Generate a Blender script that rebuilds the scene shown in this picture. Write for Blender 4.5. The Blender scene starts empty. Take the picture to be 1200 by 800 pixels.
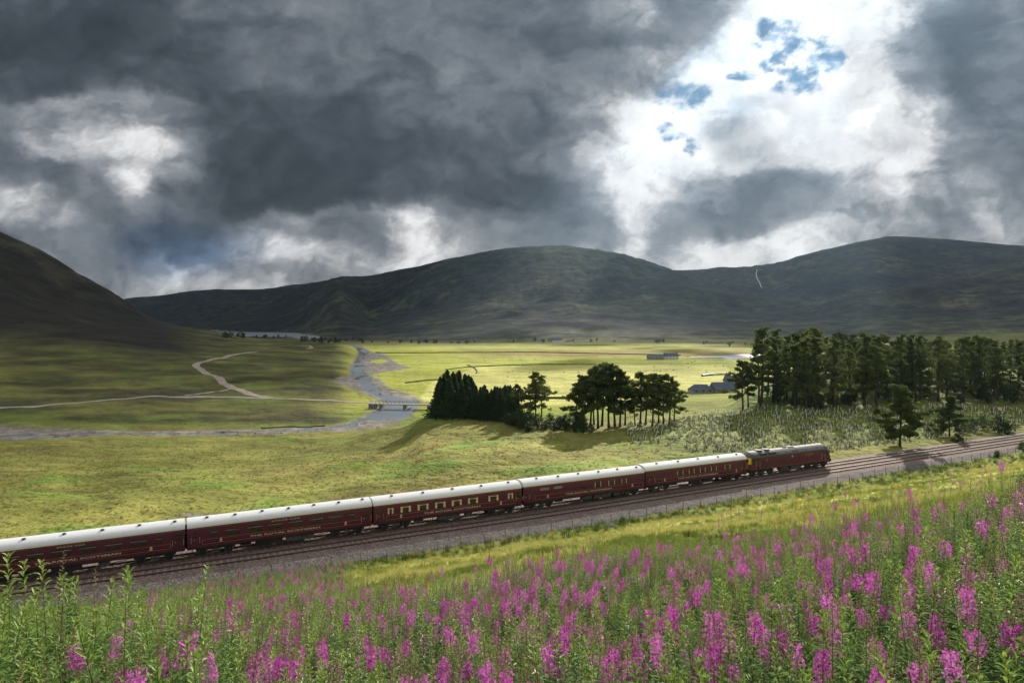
import bpy, bmesh, math, random
import numpy as np
from mathutils import Vector, Matrix
random.seed(7)
rng = np.random.RandomState(7)
R = math.radians
SC = bpy.context.scene
COL = SC.collection

# ------------------------------------------------------------------ camera, sun, sky, exposure
CZ = 40.0                        # eye height above the loch datum (metres)
FP = 800.0                       # focal length in photo pixels (photo 1200 x 800)
HOR = 378.0                      # horizon row
cam_data = bpy.data.cameras.new('camera')
cam = bpy.data.objects.new('camera', cam_data)
COL.objects.link(cam)
cam.location = (0, 0, CZ)
cam.rotation_euler = (R(90), 0, 0)
cam_data.sensor_width = 36.0
cam_data.lens = 24.0
cam_data.shift_y = (HOR - 400.0) / 1200.0
cam_data.clip_start = 0.1
cam_data.clip_end = 30000
SC.camera = cam
SC.render.resolution_x, SC.render.resolution_y = 1024, 682

SUN_AZ, SUN_EL = 24.0, 27.0      # azimuth right of the view axis, elevation
sdir = np.array([math.sin(R(SUN_AZ)) * math.cos(R(SUN_EL)), math.cos(R(SUN_AZ)) * math.cos(R(SUN_EL)), math.sin(R(SUN_EL))])
sun_data = bpy.data.lights.new('sun', 'SUN')
sun_data.energy = 5.0
sun_data.angle = R(0.5)
sun_data.color = (1.0, 0.93, 0.80)
sun = bpy.data.objects.new('sun', sun_data)
sun.rotation_euler = Vector(-sdir).to_track_quat('-Z', 'Y').to_euler()
sun.location = (600, 1800, 1200)
COL.objects.link(sun)

world = bpy.data.worlds.new('World')
SC.world = world
world.use_nodes = True
wn = world.node_tree.nodes
wl = world.node_tree.links
bgn = wn['Background']
sky = wn.new('ShaderNodeTexSky')
sky.sky_type = 'NISHITA'
sky.sun_disc = False
sky.sun_elevation = R(SUN_EL)
sky.sun_rotation = R(SUN_AZ)
sky.dust_density = 0.4
sky.altitude = 400
wl.new(sky.outputs['Color'], bgn.inputs['Color'])
bgn.inputs['Strength'].default_value = 0.05

SC.view_settings.view_transform = 'Standard'
SC.view_settings.look = 'None'
SC.view_settings.gamma = 1
SC.view_settings.exposure = 1.22
SC.render.engine = 'CYCLES'
cy = SC.cycles
cy.use_denoising = True
cy.max_bounces = 6
cy.diffuse_bounces = 2
cy.glossy_bounces = 2
cy.transmission_bounces = 2
cy.transparent_max_bounces = 6
cy.volume_bounces = 0
cy.use_adaptive_sampling = True
cy.adaptive_threshold = 0.02
cy.sample_clamp_indirect = 4.0

# ------------------------------------------------------------------ helpers
def smooth(e0, e1, x):
    t = np.clip((np.asarray(x, float) - e0) / (e1 - e0), 0, 1)
    return t * t * (3 - 2 * t)

_P = np.random.RandomState(3).permutation(1024)
_P = np.concatenate([_P, _P])
_G = np.random.RandomState(4).rand(1024) * 2 * np.pi
_GX, _GY = np.cos(_G), np.sin(_G)
def pn(x, y, seed=0):
    x = np.asarray(x, float) + seed * 17.31
    y = np.asarray(y, float) + seed * 9.17
    xi = np.floor(x).astype(int); yi = np.floor(y).astype(int)
    fx = x - xi; fy = y - yi
    u = fx * fx * fx * (fx * (fx * 6 - 15) + 10); v = fy * fy * fy * (fy * (fy * 6 - 15) + 10)
    def g(ix, iy, dx, dy):
        h = _P[(_P[(ix) & 1023] + iy) & 1023]
        return _GX[h] * dx + _GY[h] * dy
    a = g(xi, yi, fx, fy); b = g(xi + 1, yi, fx - 1, fy)
    c = g(xi, yi + 1, fx, fy - 1); d = g(xi + 1, yi + 1, fx - 1, fy - 1)
    return (a + (b - a) * u + (c - a + (a - b - c + d) * u) * v) * 1.4
def fbm(x, y, oct=4, seed=0, gain=0.5, lac=2.07):
    s = 0; a = 1.0; n = 0
    for k in range(oct):
        s = s + a * pn(x, y, seed + k * 3); n += a
        x = np.asarray(x) * lac; y = np.asarray(y) * lac; a *= gain
    return s / n
def ridged(x, y, oct=4, seed=0):
    s = 0; a = 1.0; n = 0
    for k in range(oct):
        s = s + a * (1 - np.abs(pn(x, y, seed + k * 3)) * 1.6); n += a
        x = x * 2.1; y = y * 2.1; a *= 0.5
    return s / n

def link(o, parent=None):
    COL.objects.link(o)
    if parent is not None:
        o.parent = parent
    return o
def mesh_np(name, V, F, mats=(), midx=None, smooth_=False):
    """V (n,3); F list or array of equal-length faces, or list of such arrays"""
    V = np.asarray(V, np.float32)
    if isinstance(F, np.ndarray): F = [F]
    elif len(F) and not isinstance(F[0], np.ndarray):
        d = {}
        for f in F: d.setdefault(len(f), []).append(f)
        F = [np.array(v, np.int32) for v in d.values()]
    me = bpy.data.meshes.new(name)
    me.vertices.add(len(V)); me.vertices.foreach_set('co', V.ravel())
    nl = sum(f.size for f in F); nf = sum(len(f) for f in F)
    me.loops.add(nl); me.polygons.add(nf)
    me.loops.foreach_set('vertex_index', np.concatenate([f.ravel() for f in F]).astype(np.int32))
    st = np.concatenate([np.full(len(f), f.shape[1], np.int32) for f in F])
    me.polygons.foreach_set('loop_start', np.concatenate([[0], np.cumsum(st)[:-1]]).astype(np.int32))
    for m in mats: me.materials.append(m)
    if midx is not None: me.polygons.foreach_set('material_index', np.asarray(midx, np.int32))
    me.polygons.foreach_set('use_smooth', np.full(nf, bool(smooth_)))
    me.update(calc_edges=True)
    return me
def add(name, me, parent=None, label=None, cat=None, group=None, kind=None, loc=None):
    o = bpy.data.objects.new(name, me)
    link(o, parent); tag(o, label, cat, group, kind)
    if loc is not None: o.location = loc
    return o
def tag(o, label=None, cat=None, group=None, kind=None):
    if label: o['label'] = label
    if cat: o['category'] = cat
    if group: o['group'] = group
    if kind: o['kind'] = kind
    return o
ORD = ['leftmost', 'second from left', 'third from left', 'fourth from left', 'fifth from left', 'sixth from left', 'seventh from left', 'eighth from left', 'ninth from left', 'tenth from left']
def tell_apart(objs, max_words=16):
    """things whose descriptions came out equal get their place in the row, counted from the left as the photo shows them"""
    d = {}
    for o in objs: d.setdefault(o['label'], []).append(o)
    for lab, os_ in d.items():
        if len(os_) < 2: continue
        os_.sort(key=lambda o: o.location.x / max(o.location.y, 1))
        for i, o in enumerate(os_):
            w = ORD[i] if i < 10 else '%dth from left' % (i + 1)
            o['label'] = '%s, %s' % (lab, w)
def empty(name, loc, label, cat, group=None, rz=0):
    o = bpy.data.objects.new(name, None)
    link(o); o.location = loc; o.rotation_euler = (0, 0, rz)
    o.empty_display_size = 0.5
    return tag(o, label, cat, group)
def copy_thing(root, loc, rz=0.0, scale=1.0, label=None):
    r = root.copy(); COL.objects.link(r)
    r.location = loc; r.rotation_euler = (0, 0, rz); r.scale = (scale,) * 3 if not hasattr(scale, '__len__') else scale
    if label: r['label'] = label
    for ch in list(root.children):
        c = ch.copy(); COL.objects.link(c); c.parent = r
        for g in ch.children:
            d = g.copy(); COL.objects.link(d); d.parent = c
    return r

class MB:
    """collects simple solids into one mesh"""
    def __init__(s): s.V = []; s.F = []; s.n = 0; s.M = []
    def raw(s, V, F, m=0):
        V = np.asarray(V, float)
        for f in F: s.F.append([i + s.n for i in f]); s.M.append(m)
        s.V.append(V); s.n += len(V); return s
    def box(s, x0, x1, y0, y1, z0, z1, m=0):
        V = [(x0,y0,z0),(x1,y0,z0),(x1,y1,z0),(x0,y1,z0),(x0,y0,z1),(x1,y0,z1),(x1,y1,z1),(x0,y1,z1)]
        return s.raw(V, [(0,3,2,1),(4,5,6,7),(0,1,5,4),(1,2,6,5),(2,3,7,6),(3,0,4,7)], m)
    def cyl(s, p0, p1, r0, r1=None, n=10, m=0, cap=True):
        r1 = r0 if r1 is None else r1
        p0 = np.array(p0, float); p1 = np.array(p1, float)
        d = p1 - p0; d /= max(np.linalg.norm(d), 1e-9)
        a = np.cross(d, (0, 0, 1) if abs(d[2]) < .9 else (1, 0, 0)); a /= np.linalg.norm(a); b = np.cross(d, a)
        an = np.arange(n) * 2 * np.pi / n
        c = np.cos(an)[:, None] * a + np.sin(an)[:, None] * b
        V = np.concatenate([p0 + c * r0, p1 + c * r1])
        F = [(i, (i + 1) % n, n + (i + 1) % n, n + i) for i in range(n)]
        if cap: F += [tuple(range(n))[::-1], tuple(range(n, 2 * n))]
        return s.raw(V, F, m)
    def tube(s, P, rad, n=6, m=0):
        P = np.array(P, float); V = []; F = []
        for i, p in enumerate(P):
            d = P[min(i + 1, len(P) - 1)] - P[max(i - 1, 0)]; d /= max(np.linalg.norm(d), 1e-9)
            a = np.cross(d, (0, 0, 1) if abs(d[2]) < .9 else (1, 0, 0)); a /= np.linalg.norm(a); b = np.cross(d, a)
            r = rad[i] if hasattr(rad, '__len__') else rad
            for k in range(n):
                t = k * 2 * math.pi / n
                V.append(p + (a * math.cos(t) + b * math.sin(t)) * r)
            if i:
                for k in range(n):
                    F.append(((i-1)*n+k, (i-1)*n+(k+1)%n, i*n+(k+1)%n, i*n+k))
        return s.raw(V, F, m)
    def extr(s, prof, x0, x1, m=0, cap=True, closed=True):
        """profile of (y,z) extruded along x"""
        n = len(prof); V = [(x0, y, z) for y, z in prof] + [(x1, y, z) for y, z in prof]
        F = [(i, (i+1) % n, n + (i+1) % n, n + i) for i in range(n if closed else n - 1)]
        if cap: F += [tuple(range(n))[::-1], tuple(range(n, 2*n))]
        return s.raw(V, F, m)
    def me(s, name, mats, smooth_=False):
        return mesh_np(name, np.concatenate(s.V), s.F, mats, None if len(mats) < 2 else remap(s.F, s.M), smooth_)
    def build(s, name, mats, parent=None, smooth_=False, **k):
        if not isinstance(mats, (list, tuple)): mats = [mats]
        return add(name, s.me(name, mats, smooth_), parent, **k)
def remap(F, M):
    d = {}
    for f, m in zip(F, M): d.setdefault(len(f), []).append(m)
    return sum(d.values(), [])

# ------------------------------------------------------------------ node material helpers
class NM:
    def __init__(s, name):
        s.m = bpy.data.materials.new(name); s.m.use_nodes = True
        s.t = s.m.node_tree; s.n = s.t.nodes; s.l = s.t.links
        s.bsdf = s.n['Principled BSDF']; s.out = s.n['Material Output']
    def new(s, t, **k):
        x = s.n.new('ShaderNode' + t)
        for a, b in k.items(): setattr(x, a, b)
        return x
    def con(s, a, b): s.l.new(a, b)
    def noise(s, scale, detail=4, rough=.55, coord='Object', vec=None):
        x = s.new('TexNoise'); x.inputs['Scale'].default_value = scale
        x.inputs['Detail'].default_value = detail; x.inputs['Roughness'].default_value = rough
        if vec is None:
            tc = s.new('TexCoord'); vec = tc.outputs[coord]
        s.con(vec, x.inputs['Vector']); return x.outputs['Fac']
    def ramp(s, fac, stops):
        x = s.new('ValToRGB'); e = x.color_ramp.elements
        while len(e) < len(stops): e.new(.5)
        for el, (p, c) in zip(e, stops): el.position = p; el.color = (*c, 1) if len(c) == 3 else c
        s.con(fac, x.inputs['Fac']); return x.outputs['Color']
    def mix(s, a, b, fac, mode='MIX'):
        x = s.new('MixRGB', blend_type=mode)
        for i, v in ((0, fac), (1, a), (2, b)):
            if isinstance(v, (int, float)): x.inputs[i].default_value = v if i == 0 else (v, v, v, 1)
            elif isinstance(v, tuple): x.inputs[i].default_value = (*v, 1)
            else: s.con(v, x.inputs[i])
        return x.outputs[0]
    def math(s, op, a, b=0.0, c=None):
        x = s.new('Math', operation=op)
        for i, v in enumerate((a, b) if c is None else (a, b, c)):
            if isinstance(v, (int, float)): x.inputs[i].default_value = v
            else: s.con(v, x.inputs[i])
        return x.outputs[0]
    def col(s, c):
        if isinstance(c, tuple): s.bsdf.inputs['Base Color'].default_value = (*c, 1)
        else: s.con(c, s.bsdf.inputs['Base Color'])
    def set(s, **k):
        for a, b in k.items(): s.bsdf.inputs[a.replace('_', ' ')].default_value = b
    def bump(s, h, dist=.02, strength=.6):
        b = s.new('Bump'); b.inputs['Distance'].default_value = dist; b.inputs['Strength'].default_value = strength
        s.con(h, b.inputs['Height']); s.con(b.outputs['Normal'], s.bsdf.inputs['Normal'])
def plain(name, c, rough=.6, metal=0.0, var=.25, scale=3.0, spec=.4, bump=0.0):
    m = NM(name)
    f = m.noise(scale, 5)
    m.col(m.ramp(f, [(.3, tuple(x * (1 - var) for x in c)), (.7, tuple(min(1, x * (1 + var)) for x in c))]))
    m.set(Roughness=rough, Metallic=metal); m.bsdf.inputs['Specular IOR Level'].default_value = spec
    if bump: m.bump(m.noise(scale * 6, 3), bump)
    return m.m
def foliage(name, c0, c1, trans=.35, rough=.6, spec=.25, c2=None):
    """leaf material: varied per plant and per leaf, lets light through"""
    m = NM(name)
    oi = m.new('ObjectInfo'); geo = m.new('NewGeometry')
    f = m.math('ADD', m.math('MULTIPLY', oi.outputs['Random'], .5), m.math('MULTIPLY', geo.outputs['Random Per Island'], .5))
    st = [(.15, c0), (.8, c1)]
    if c2: st = [(.1, c0), (.6, c1), (.95, c2)]
    c = m.ramp(f, st)
    m.col(c); m.set(Roughness=rough); m.bsdf.inputs['Specular IOR Level'].default_value = spec
    tr = m.new('BsdfTranslucent'); m.con(c, tr.inputs['Color'])
    mx = m.new('MixShader'); mx.inputs[0].default_value = trans
    m.con(m.bsdf.outputs[0], mx.inputs[1]); m.con(tr.outputs[0], mx.inputs[2]); m.con(mx.outputs[0], m.out.inputs['Surface'])
    return m.m

def in_poly(x, y, P):
    ins = np.zeros(np.shape(x), bool); n = len(P)
    for i in range(n):
        x0, y0 = P[i]; x1, y1 = P[(i + 1) % n]
        if y0 == y1: continue
        c = ((y0 > y) != (y1 > y)) & (x < (x1 - x0) * (y - y0) / (y1 - y0) + x0)
        ins ^= c
    return ins
def dist_line(x, y, P, closed=False):
    d = np.full(np.shape(x), 1e9)
    n = len(P)
    for i in range(n if closed else n - 1):
        x0, y0 = P[i]; x1, y1 = P[(i + 1) % n]
        dx, dy = x1 - x0, y1 - y0
        t = np.clip(((x - x0) * dx + (y - y0) * dy) / (dx * dx + dy * dy + 1e-9), 0, 1)
        d = np.minimum(d, np.hypot(x - x0 - t * dx, y - y0 - t * dy))
    return d
def sdist(x, y, P):            # negative inside
    d = dist_line(x, y, P, True)
    return np.where(in_poly(x, y, P), -d, d)
# ------------------------------------------------------------------ cloud layer (a curved deck 1.5 km up that comes down past the far hills)
SKYPTS = [  # photo x, y, grey (sRGB) of the cloud there
 (0,0,75),(60,0,72),(120,0,68),(180,0,74),(240,0,90),(300,0,102),(360,0,102),(420,0,98),(480,0,100),(540,0,100),(600,0,95),(660,0,95),(720,0,112),(780,0,95),(840,0,110),(880,0,175),(920,0,240),(970,0,232),(1020,0,215),(1060,0,205),(1090,0,120),(1140,0,90),(1200,0,98),
 (0,45,66),(60,45,64),(120,45,64),(180,45,68),(240,45,80),(300,45,94),(360,45,96),(420,45,96),(480,45,98),(540,45,99),(600,45,92),(660,45,80),(720,45,88),(780,45,88),(820,50,120),(855,50,215),(890,50,250),(950,40,245),(1000,50,235),(1045,50,205),(1075,50,110),(1110,45,82),(1150,45,84),(1200,45,96),
 (745,20,185),(760,28,150),(725,25,140),
 (0,90,76),(60,90,76),(120,90,76),(180,90,78),(240,90,82),(300,90,90),(360,90,94),(420,90,92),(480,90,96),(540,90,106),(600,90,104),(650,90,100),(700,90,108),(740,90,125),(770,85,150),(800,80,205),(830,90,252),(880,90,255),(930,110,250),(980,90,240),(1020,90,220),(1045,85,160),(1080,90,92),(1140,90,84),(1200,90,98),
 (0,135,112),(40,140,150),(80,135,150),(120,130,130),(160,140,150),(200,140,110),(240,135,76),(300,135,82),(360,135,76),(420,135,74),(480,130,86),(540,130,100),(600,135,100),(640,140,90),(680,130,120),(705,120,170),(740,130,225),(790,140,254),(840,120,250),(845,140,165),(880,150,215),(930,140,250),(990,140,240),(1040,130,215),(1080,130,200),(1105,130,140),(1140,135,95),(1200,135,98),
 (60,165,165),(100,160,215),(150,165,228),(185,170,222),(130,188,150),(150,205,218),(120,215,190),(205,190,150),(230,180,95),(270,180,74),(330,180,68),(390,180,68),(450,180,74),(510,180,82),(560,170,84),(610,150,86),(650,180,108),(690,190,150),(720,190,215),(760,190,250),(810,180,250),(850,180,205),(900,185,195),(950,180,235),(1000,180,232),(1050,175,225),(1090,165,190),(1120,180,120),(1160,185,100),(1200,190,102),
 (0,180,98),(30,195,100),
 (0,228,168),(30,240,178),(60,255,140),(70,220,100),(110,235,102),(160,245,130),(200,235,108),(240,225,84),(290,230,72),(350,225,66),(410,225,68),(470,225,78),(520,225,90),(570,215,80),(620,225,76),(660,210,82),(690,235,86),(715,235,190),(750,225,245),(790,215,225),(830,225,150),(880,240,104),(920,225,96),(960,225,112),(1000,225,165),(1040,215,200),(1080,220,170),(1130,225,135),(1200,230,122),
 (0,270,112),(50,275,112),(100,270,104),(150,268,92),(200,270,80),(240,262,80),(265,268,98),(300,278,160),(350,270,128),(400,268,104),(440,275,110),(478,268,205),(500,290,205),(530,275,130),(580,265,105),(630,265,95),(680,262,92),(720,265,130),(750,255,190),(790,272,112),(840,262,106),(880,258,95),(930,250,110),(980,262,160),(1030,262,160),(1080,262,130),(1120,268,112),(1160,255,155),(1200,280,140),
 (50,300,118),(110,300,112),(160,300,84),(220,292,80),(250,300,110),(290,292,195),(330,298,208),(380,300,190),(420,300,160),(460,300,140),(500,302,215),(540,300,150),(590,290,130),(640,285,120),(700,290,140),(740,295,190),(780,300,130),(820,300,215),(870,300,225),(910,298,205),(950,285,180),(1000,280,160),(1060,275,140),(1120,285,150),
 (100,325,122),(150,325,118),(185,320,150),(205,330,205),(240,325,140),(300,320,125),(360,325,130),(420,325,150),(160,350,190),(130,345,165),(230,345,150),(800,312,200),
 (790,-30,120),(850,-35,160),(900,-40,235),(960,-50,245),(870,-80,225),(930,-100,235),(820,-110,150),(1020,-50,190),(1100,-50,110),(0,-60,80),(200,-60,88),(400,-60,100),(600,-60,98),(700,-60,110),
 (1250,30,105),(1260,130,110),(1260,230,130),(-60,60,80),(-60,160,120),(-60,250,140),(1300,-40,110)]
BLUES = [(915,42,21,13),(900,30,9,6),(936,78,24,12),(962,66,18,15),(938,98,20,8),(922,66,12,12),(800,114,17,11),(815,108,10,6),(787,158,9,5),(872,88,12,4),(810,172,6,7),(780,150,6,5)]
SKYPTS += [(x, y, 150 + 12 * math.sin(x / 47.0)) for x in range(-100, 1301, 50) for y in (345, 372, 395)]
_S = np.array(SKYPTS, float)
def cloud_grey(px, py):
    sh = px.shape; px = px.ravel(); py = py.ravel()
    num = np.zeros(len(px)); den = np.zeros(len(px))
    for x, y, g in _S:
        d2 = ((px - x) / 21.0) ** 2 + ((py - y) / 15.0) ** 2
        w = np.exp(-d2 * 0.75) + 4e-3 * np.exp(-d2 * .1)
        num += w * g; den += w
    conf = np.clip(den * 50, 0, 1)
    return (num / np.maximum(den, 1e-9)).reshape(sh), conf.reshape(sh)
def cloud_colour(D, X, Y):
    """D unit directions (n,3), X,Y where they meet the deck -> linear rgb, blueness"""
    t = np.where(D[:, 1] > 0.05, D[:, 0] / np.maximum(D[:, 1], .05), np.sign(D[:, 0]) * 9)
    v = np.where(D[:, 1] > 0.05, D[:, 2] / np.maximum(D[:, 1], .05), 9)
    px = 600 + FP * t; py = HOR - FP * v
    u1, u2 = px / 90.0, py / 70.0
    wx = fbm(u1 * .8, u2 * .8, 7, 11, .62) ; wy = fbm(u1 * .8 + 40, u2 * .8, 7, 23, .62)
    qx = px + 40 * wx; qy = py + 32 * wy
    g, conf = cloud_grey(qx, qy)
    g = g - 22 * np.exp(-(((qx - 130) / 110) ** 2 + ((qy - 180) / 60) ** 2))
    d2 = fbm(u1 * 1.1 + .9 * wx, u2 * 1.25 + .9 * wy, 7, 51, .60)
    # billows: rounded lumps with sharp creases between them
    bx, by = u1 * 1.5 + .8 * wx, u2 * 1.7 + .8 * wy
    b = 0; a = 1.0; nrm = 0
    for k in range(6):
        b = b + a * np.abs(pn(bx, by, 61 + k)); nrm += a; bx = bx * 2.05; by = by * 2.05; a *= .56
    b = b / nrm - .27
    gen = 212 + 130 * fbm(X / 1900, Y / 1900, 6, 71, .55)
    g = g * conf + gen * (1 - conf)
    mid = smooth(80, 170, g) * (1 - .15 * smooth(215, 250, g))
    g = g + (17 + 54 * mid) * (d2 * 1.3 + b * 1.5)
    # contrast: thick cloud goes darker, thin cloud lighter
    g = g + 14 * smooth(120, 200, g) - 20 * smooth(205, 245, g)
    g = g + 11 - 15 * smooth(104, 70, g) - 16 * np.exp(-(((px - 880) / 130) ** 2 + ((py - 110) / 90) ** 2)) 
    for vx, vy, va, vb, vg in ((852,140,34,16,75),(885,176,44,13,60),(770,204,38,11,55),(940,196,60,12,45),(1000,60,22,30,40),(905,120,30,9,45),(825,100,26,8,40),(960,140,26,9,45),(1030,170,40,12,45),(835,240,24,16,60)):
        dd_ = ((px + 30 * wx - vx) / va) ** 2 + ((py + 26 * wy - vy) / vb) ** 2
        g = g - vg * np.exp(-dd_ * .8) * smooth(-.25, .2, d2 + b)
    g = np.clip(g, 50, 300)
    lin = ((g / 255 + .055) / 1.055) ** 2.4
    w = smooth(60, 215, g)
    tint = np.stack([0.87 + .13 * w, 0.99 + .01 * w, 1.15 - .15 * w], 1)
    rgb = lin[:, None] * tint
    # the two blue-black patches of rain cloud over the loch
    bl = np.exp(-(((qx - 215) / 75) ** 2 + ((qy - 290) / 26) ** 2))
    rgb *= 1 + bl[:, None] * np.array([-.28, -.05, .32])
    blue = np.zeros(len(px)); fb = fbm(px / 26, py / 19, 6, 81, .66)
    for x, y, a, b in BLUES:
        d = ((px + 10 * wx - x) / (a * 1.55)) ** 2 + ((py + 8 * wy - y) / (b * 1.5)) ** 2
        blue = np.maximum(blue, (1 - smooth(.2, 1.7, d + 1.9 * fb)) * (.25 + .75 * smooth(-.25, .25, -fb)))
    blue *= (D[:, 1] > .05)
    return rgb, blue, px, py
# ------------------------------------------------------------------ railway line geometry
P0 = np.array([-34.4, 72.0])
DV = np.array([0.8944, 0.4472]); NV = np.array([0.4472, -0.8944])   # along, and towards the camera
QC = float(-(P0 @ NV))          # distance of the camera from the line
A0, RC = 75.0, 2.0e5
def pc(a): a = np.maximum(0, np.asarray(a, float) - A0); return -a * a / (2 * RC)
def rise(a): return np.clip(np.asarray(a, float) - 40, 0, 260) * 0.008
def rz(a): return CZ - 24.5 + rise(a)
def trk(a, q, dz=0.0):
    a = np.asarray(a, float); p = pc(a) + q
    return np.stack([P0[0] + a * DV[0] + p * NV[0], P0[1] + a * DV[1] + p * NV[1], rz(a) + dz + 0 * p], -1)
def aq(x, y):
    a = (x - P0[0]) * DV[0] + (y - P0[1]) * DV[1]
    p = (x - P0[0]) * NV[0] + (y - P0[1]) * NV[1]
    return a, p - pc(np.clip(a, -1e9, 300))

# ------------------------------------------------------------------ terrain: depth/drop profiles beyond the line
def sil(y, Y): return -(HOR - y) / FP * Y
COLS = {
 -500: [(50,25.8),(100,28),(150,31),(225,34),(300,32),(400,22),(500,0),(700,-130),(1100,-260),(1600,-240),(3000,-150),(6500,-150)],
 -200: [(59,25.8),(100,29),(150,33),(225,36.8),(260,37),(350,33),(450,22),(560,0),(750,-100),(1000,sil(160,1000)),(1400,-250),(3000,-120),(6500,-100)],
 0:    [(65,25.4),(110,29.5),(160,33.5),(222,37.1),(250,37.2),(330,33),(450,25.5),(600,11),(750,-33),(900,-92),(1000,sil(271,1000)),(1300,-130),(2500,-60),(6500,-60)],
 50:   [(66,25.4),(110,29.6),(160,33.6),(222,37.2),(250,37.3),(330,33.8),(450,27),(600,13),(800,-25),(920,-66),(1020,sil(294,1020)),(1300,-60),(2500,20),(6500,20)],
 100:  [(68,25.4),(110,29.6),(160,33.8),(225,37.3),(250,37.4),(330,34.5),(450,29),(600,16),(800,-6),(950,-42),(1040,sil(324,1040)),(1300,-10),(2500,38),(3200,38),(6500,36)],
 150:  [(70,25.4),(120,30),(165,34),(225,37.4),(250,37.5),(330,35),(450,30.5),(600,20),(800,7),(950,-10),(1050,sil(354,1050)),(1300,10),(2000,38),(2800,38.6),(5000,sil(350,5000)),(6500,-100)],
 185:  [(71,25.4),(120,30),(165,34),(225,37.5),(250,37.6),(330,35.3),(450,31),(600,24),(800,11),(1000,0),(1080,sil(375,1080)),(1300,12),(2000,38),(2800,38.6),(4900,sil(347,4900)),(6500,-100)],
 250:  [(72,25.4),(120,30),(165,34),(225,37.5),(255,37.6),(330,36.6),(430,33.5),(600,29),(800,20),(1000,12.5),(1100,14),(1450,38),(2800,38.6),(4800,sil(340,4800)),(6500,-180)],
 300:  [(74,25.4),(120,29.8),(165,33.6),(225,37.4),(255,37.6),(330,36.8),(430,35.2),(600,31.5),(800,25),(1000,23.2),(1130,26),(1400,38),(2750,38.6),(4700,sil(340,4700)),(6500,-180)],
 350:  [(76,25.4),(120,29.6),(165,33.2),(225,37),(255,37.8),(330,37),(430,36.2),(600,33),(780,27.5),(930,22.5),(1080,27),(1250,38.4),(2600,38.6),(4500,sil(334,4500)),(6500,-200)],
 400:  [(79,25.4),(120,29),(165,32.5),(225,36.6),(250,38.2),(400,37.4),(600,35),(750,30),(860,26.3),(960,30),(1080,38.4),(1900,38.6),(4200,sil(328,4200)),(6500,-230)],
 435:  [(80,25.4),(120,28.8),(165,31.8),(215,34.6),(240,38.2),(400,38.2),(700,38.2),(900,38.2),(1750,38.6),(2800,-22),(4000,sil(323,4000)),(6500,-250)],
 470:  [(82,25.4),(120,28.4),(165,30.6),(205,32),(232,36.8),(255,38.2),(700,38),(1600,38.6),(2600,-25),(3800,sil(316,3800)),(6500,-250)],
 500:  [(84,25.3),(120,27.5),(160,27.8),(190,26.7),(207,28.6),(238,36.5),(258,38),(700,38),(1500,38.6),(2450,-28),(3600,sil(310,3600)),(6500,-280)],
 540:  [(86,25.3),(120,27.0),(160,27.1),(188,26.2),(205,28),(240,36.5),(260,38),(700,38),(1420,38.6),(2350,-40),(3500,sil(302,3500)),(6500,-280)],
 600:  [(89,25.3),(120,26.4),(160,26),(178,26.1),(193,27.4),(228,34),(262,37.6),(700,38),(1350,38.4),(2300,-62),(3400,sil(292,3400)),(6500,-330)],
 650:  [(92,25.3),(120,26.1),(158,25.8),(175,26),(190,27.3),(225,33),(270,37.6),(700,38),(1350,38.2),(2300,-70),(3400,sil(289,3400)),(6500,-330)],
 700:  [(95,25.3),(120,25.7),(160,25.6),(180,26.6),(215,31),(270,36.6),(330,37.8),(700,38),(1350,38.2),(2300,-70),(3400,sil(295,3400)),(6500,-330)],
 760:  [(99,25.2),(120,25.2),(160,25.1),(185,26.4),(225,30.5),(290,34.5),(360,37.8),(700,38),(1350,38.2),(2300,-60),(3300,sil(308,3300)),(3900,-200),(5000,sil(317,5000)),(6500,-330)],
 800:  [(102,25.1),(130,24.9),(165,24.6),(200,26.5),(260,31),(318,33.4),(345,33.6),(400,37.4),(500,38),(1330,38.2),(2200,-40),(3100,sil(322,3100)),(3700,-120),(5000,sil(317,5000)),(6500,-330)],
 850:  [(106,24.9),(133,24.5),(165,24.0),(195,24.8),(250,29),(318,32.8),(345,33.4),(420,37.4),(500,38),(1320,38.2),(2200,-30),(2900,sil(338,2900)),(3400,-110),(5000,sil(315,5000)),(6500,-400)],
 890:  [(109,24.8),(135,24.2),(160,23.4),(178,21.8),(200,19.8),(225,19.8),(300,26),(400,36),(500,38),(1310,38),(2100,-20),(2700,sil(348,2700)),(3300,-110),(5000,sil(312,5000)),(6500,-430)],
 950:  [(114,24.7),(138,24.2),(162,23.2),(185,21),(215,18.6),(250,18.8),(320,26),(400,36),(500,38),(1300,38),(2050,-20),(2400,sil(357,2400)),(2900,-60),(5000,sil(298,5000)),(6500,-450)],
 1000: [(119,24.6),(141,24.2),(165,23),(190,21),(225,18.8),(260,18.6),(350,28),(500,38),(1300,38),(1700,10),(2250,sil(350,2250)),(2800,-85),(5000,sil(288,5000)),(6500,-500)],
 1050: [(124,24.4),(145,24),(168,22.8),(190,21),(230,18.6),(300,18.6),(400,30),(500,37),(1300,38),(1700,0),(2300,sil(341,2300)),(2800,-100),(5000,sil(280.5,5000)),(6500,-520)],
 1100: [(132,24.2),(152,23.4),(175,22),(200,20.4),(240,18.4),(300,18.4),(420,30),(700,38),(1300,38),(1700,-10),(2350,sil(332,2350)),(2900,-130),(5000,sil(283,5000)),(6500,-500)],
 1200: [(148,23.8),(165,22.8),(200,20.6),(250,18),(350,18),(600,30),(1250,34),(1700,-30),(2400,sil(309,2400)),(2900,-200),(5000,sil(292,5000)),(6500,-450)],
 1400: [(190,23),(220,21.5),(300,16),(500,15),(800,20),(1200,25),(1700,-90),(2400,-330),(3200,-380),(5000,-480),(6500,-450)],
 1800: [(300,22),(400,16),(600,12),(900,15),(1300,-30),(1900,-300),(2600,-450),(5000,-500),(6500,-450)],
}
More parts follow.
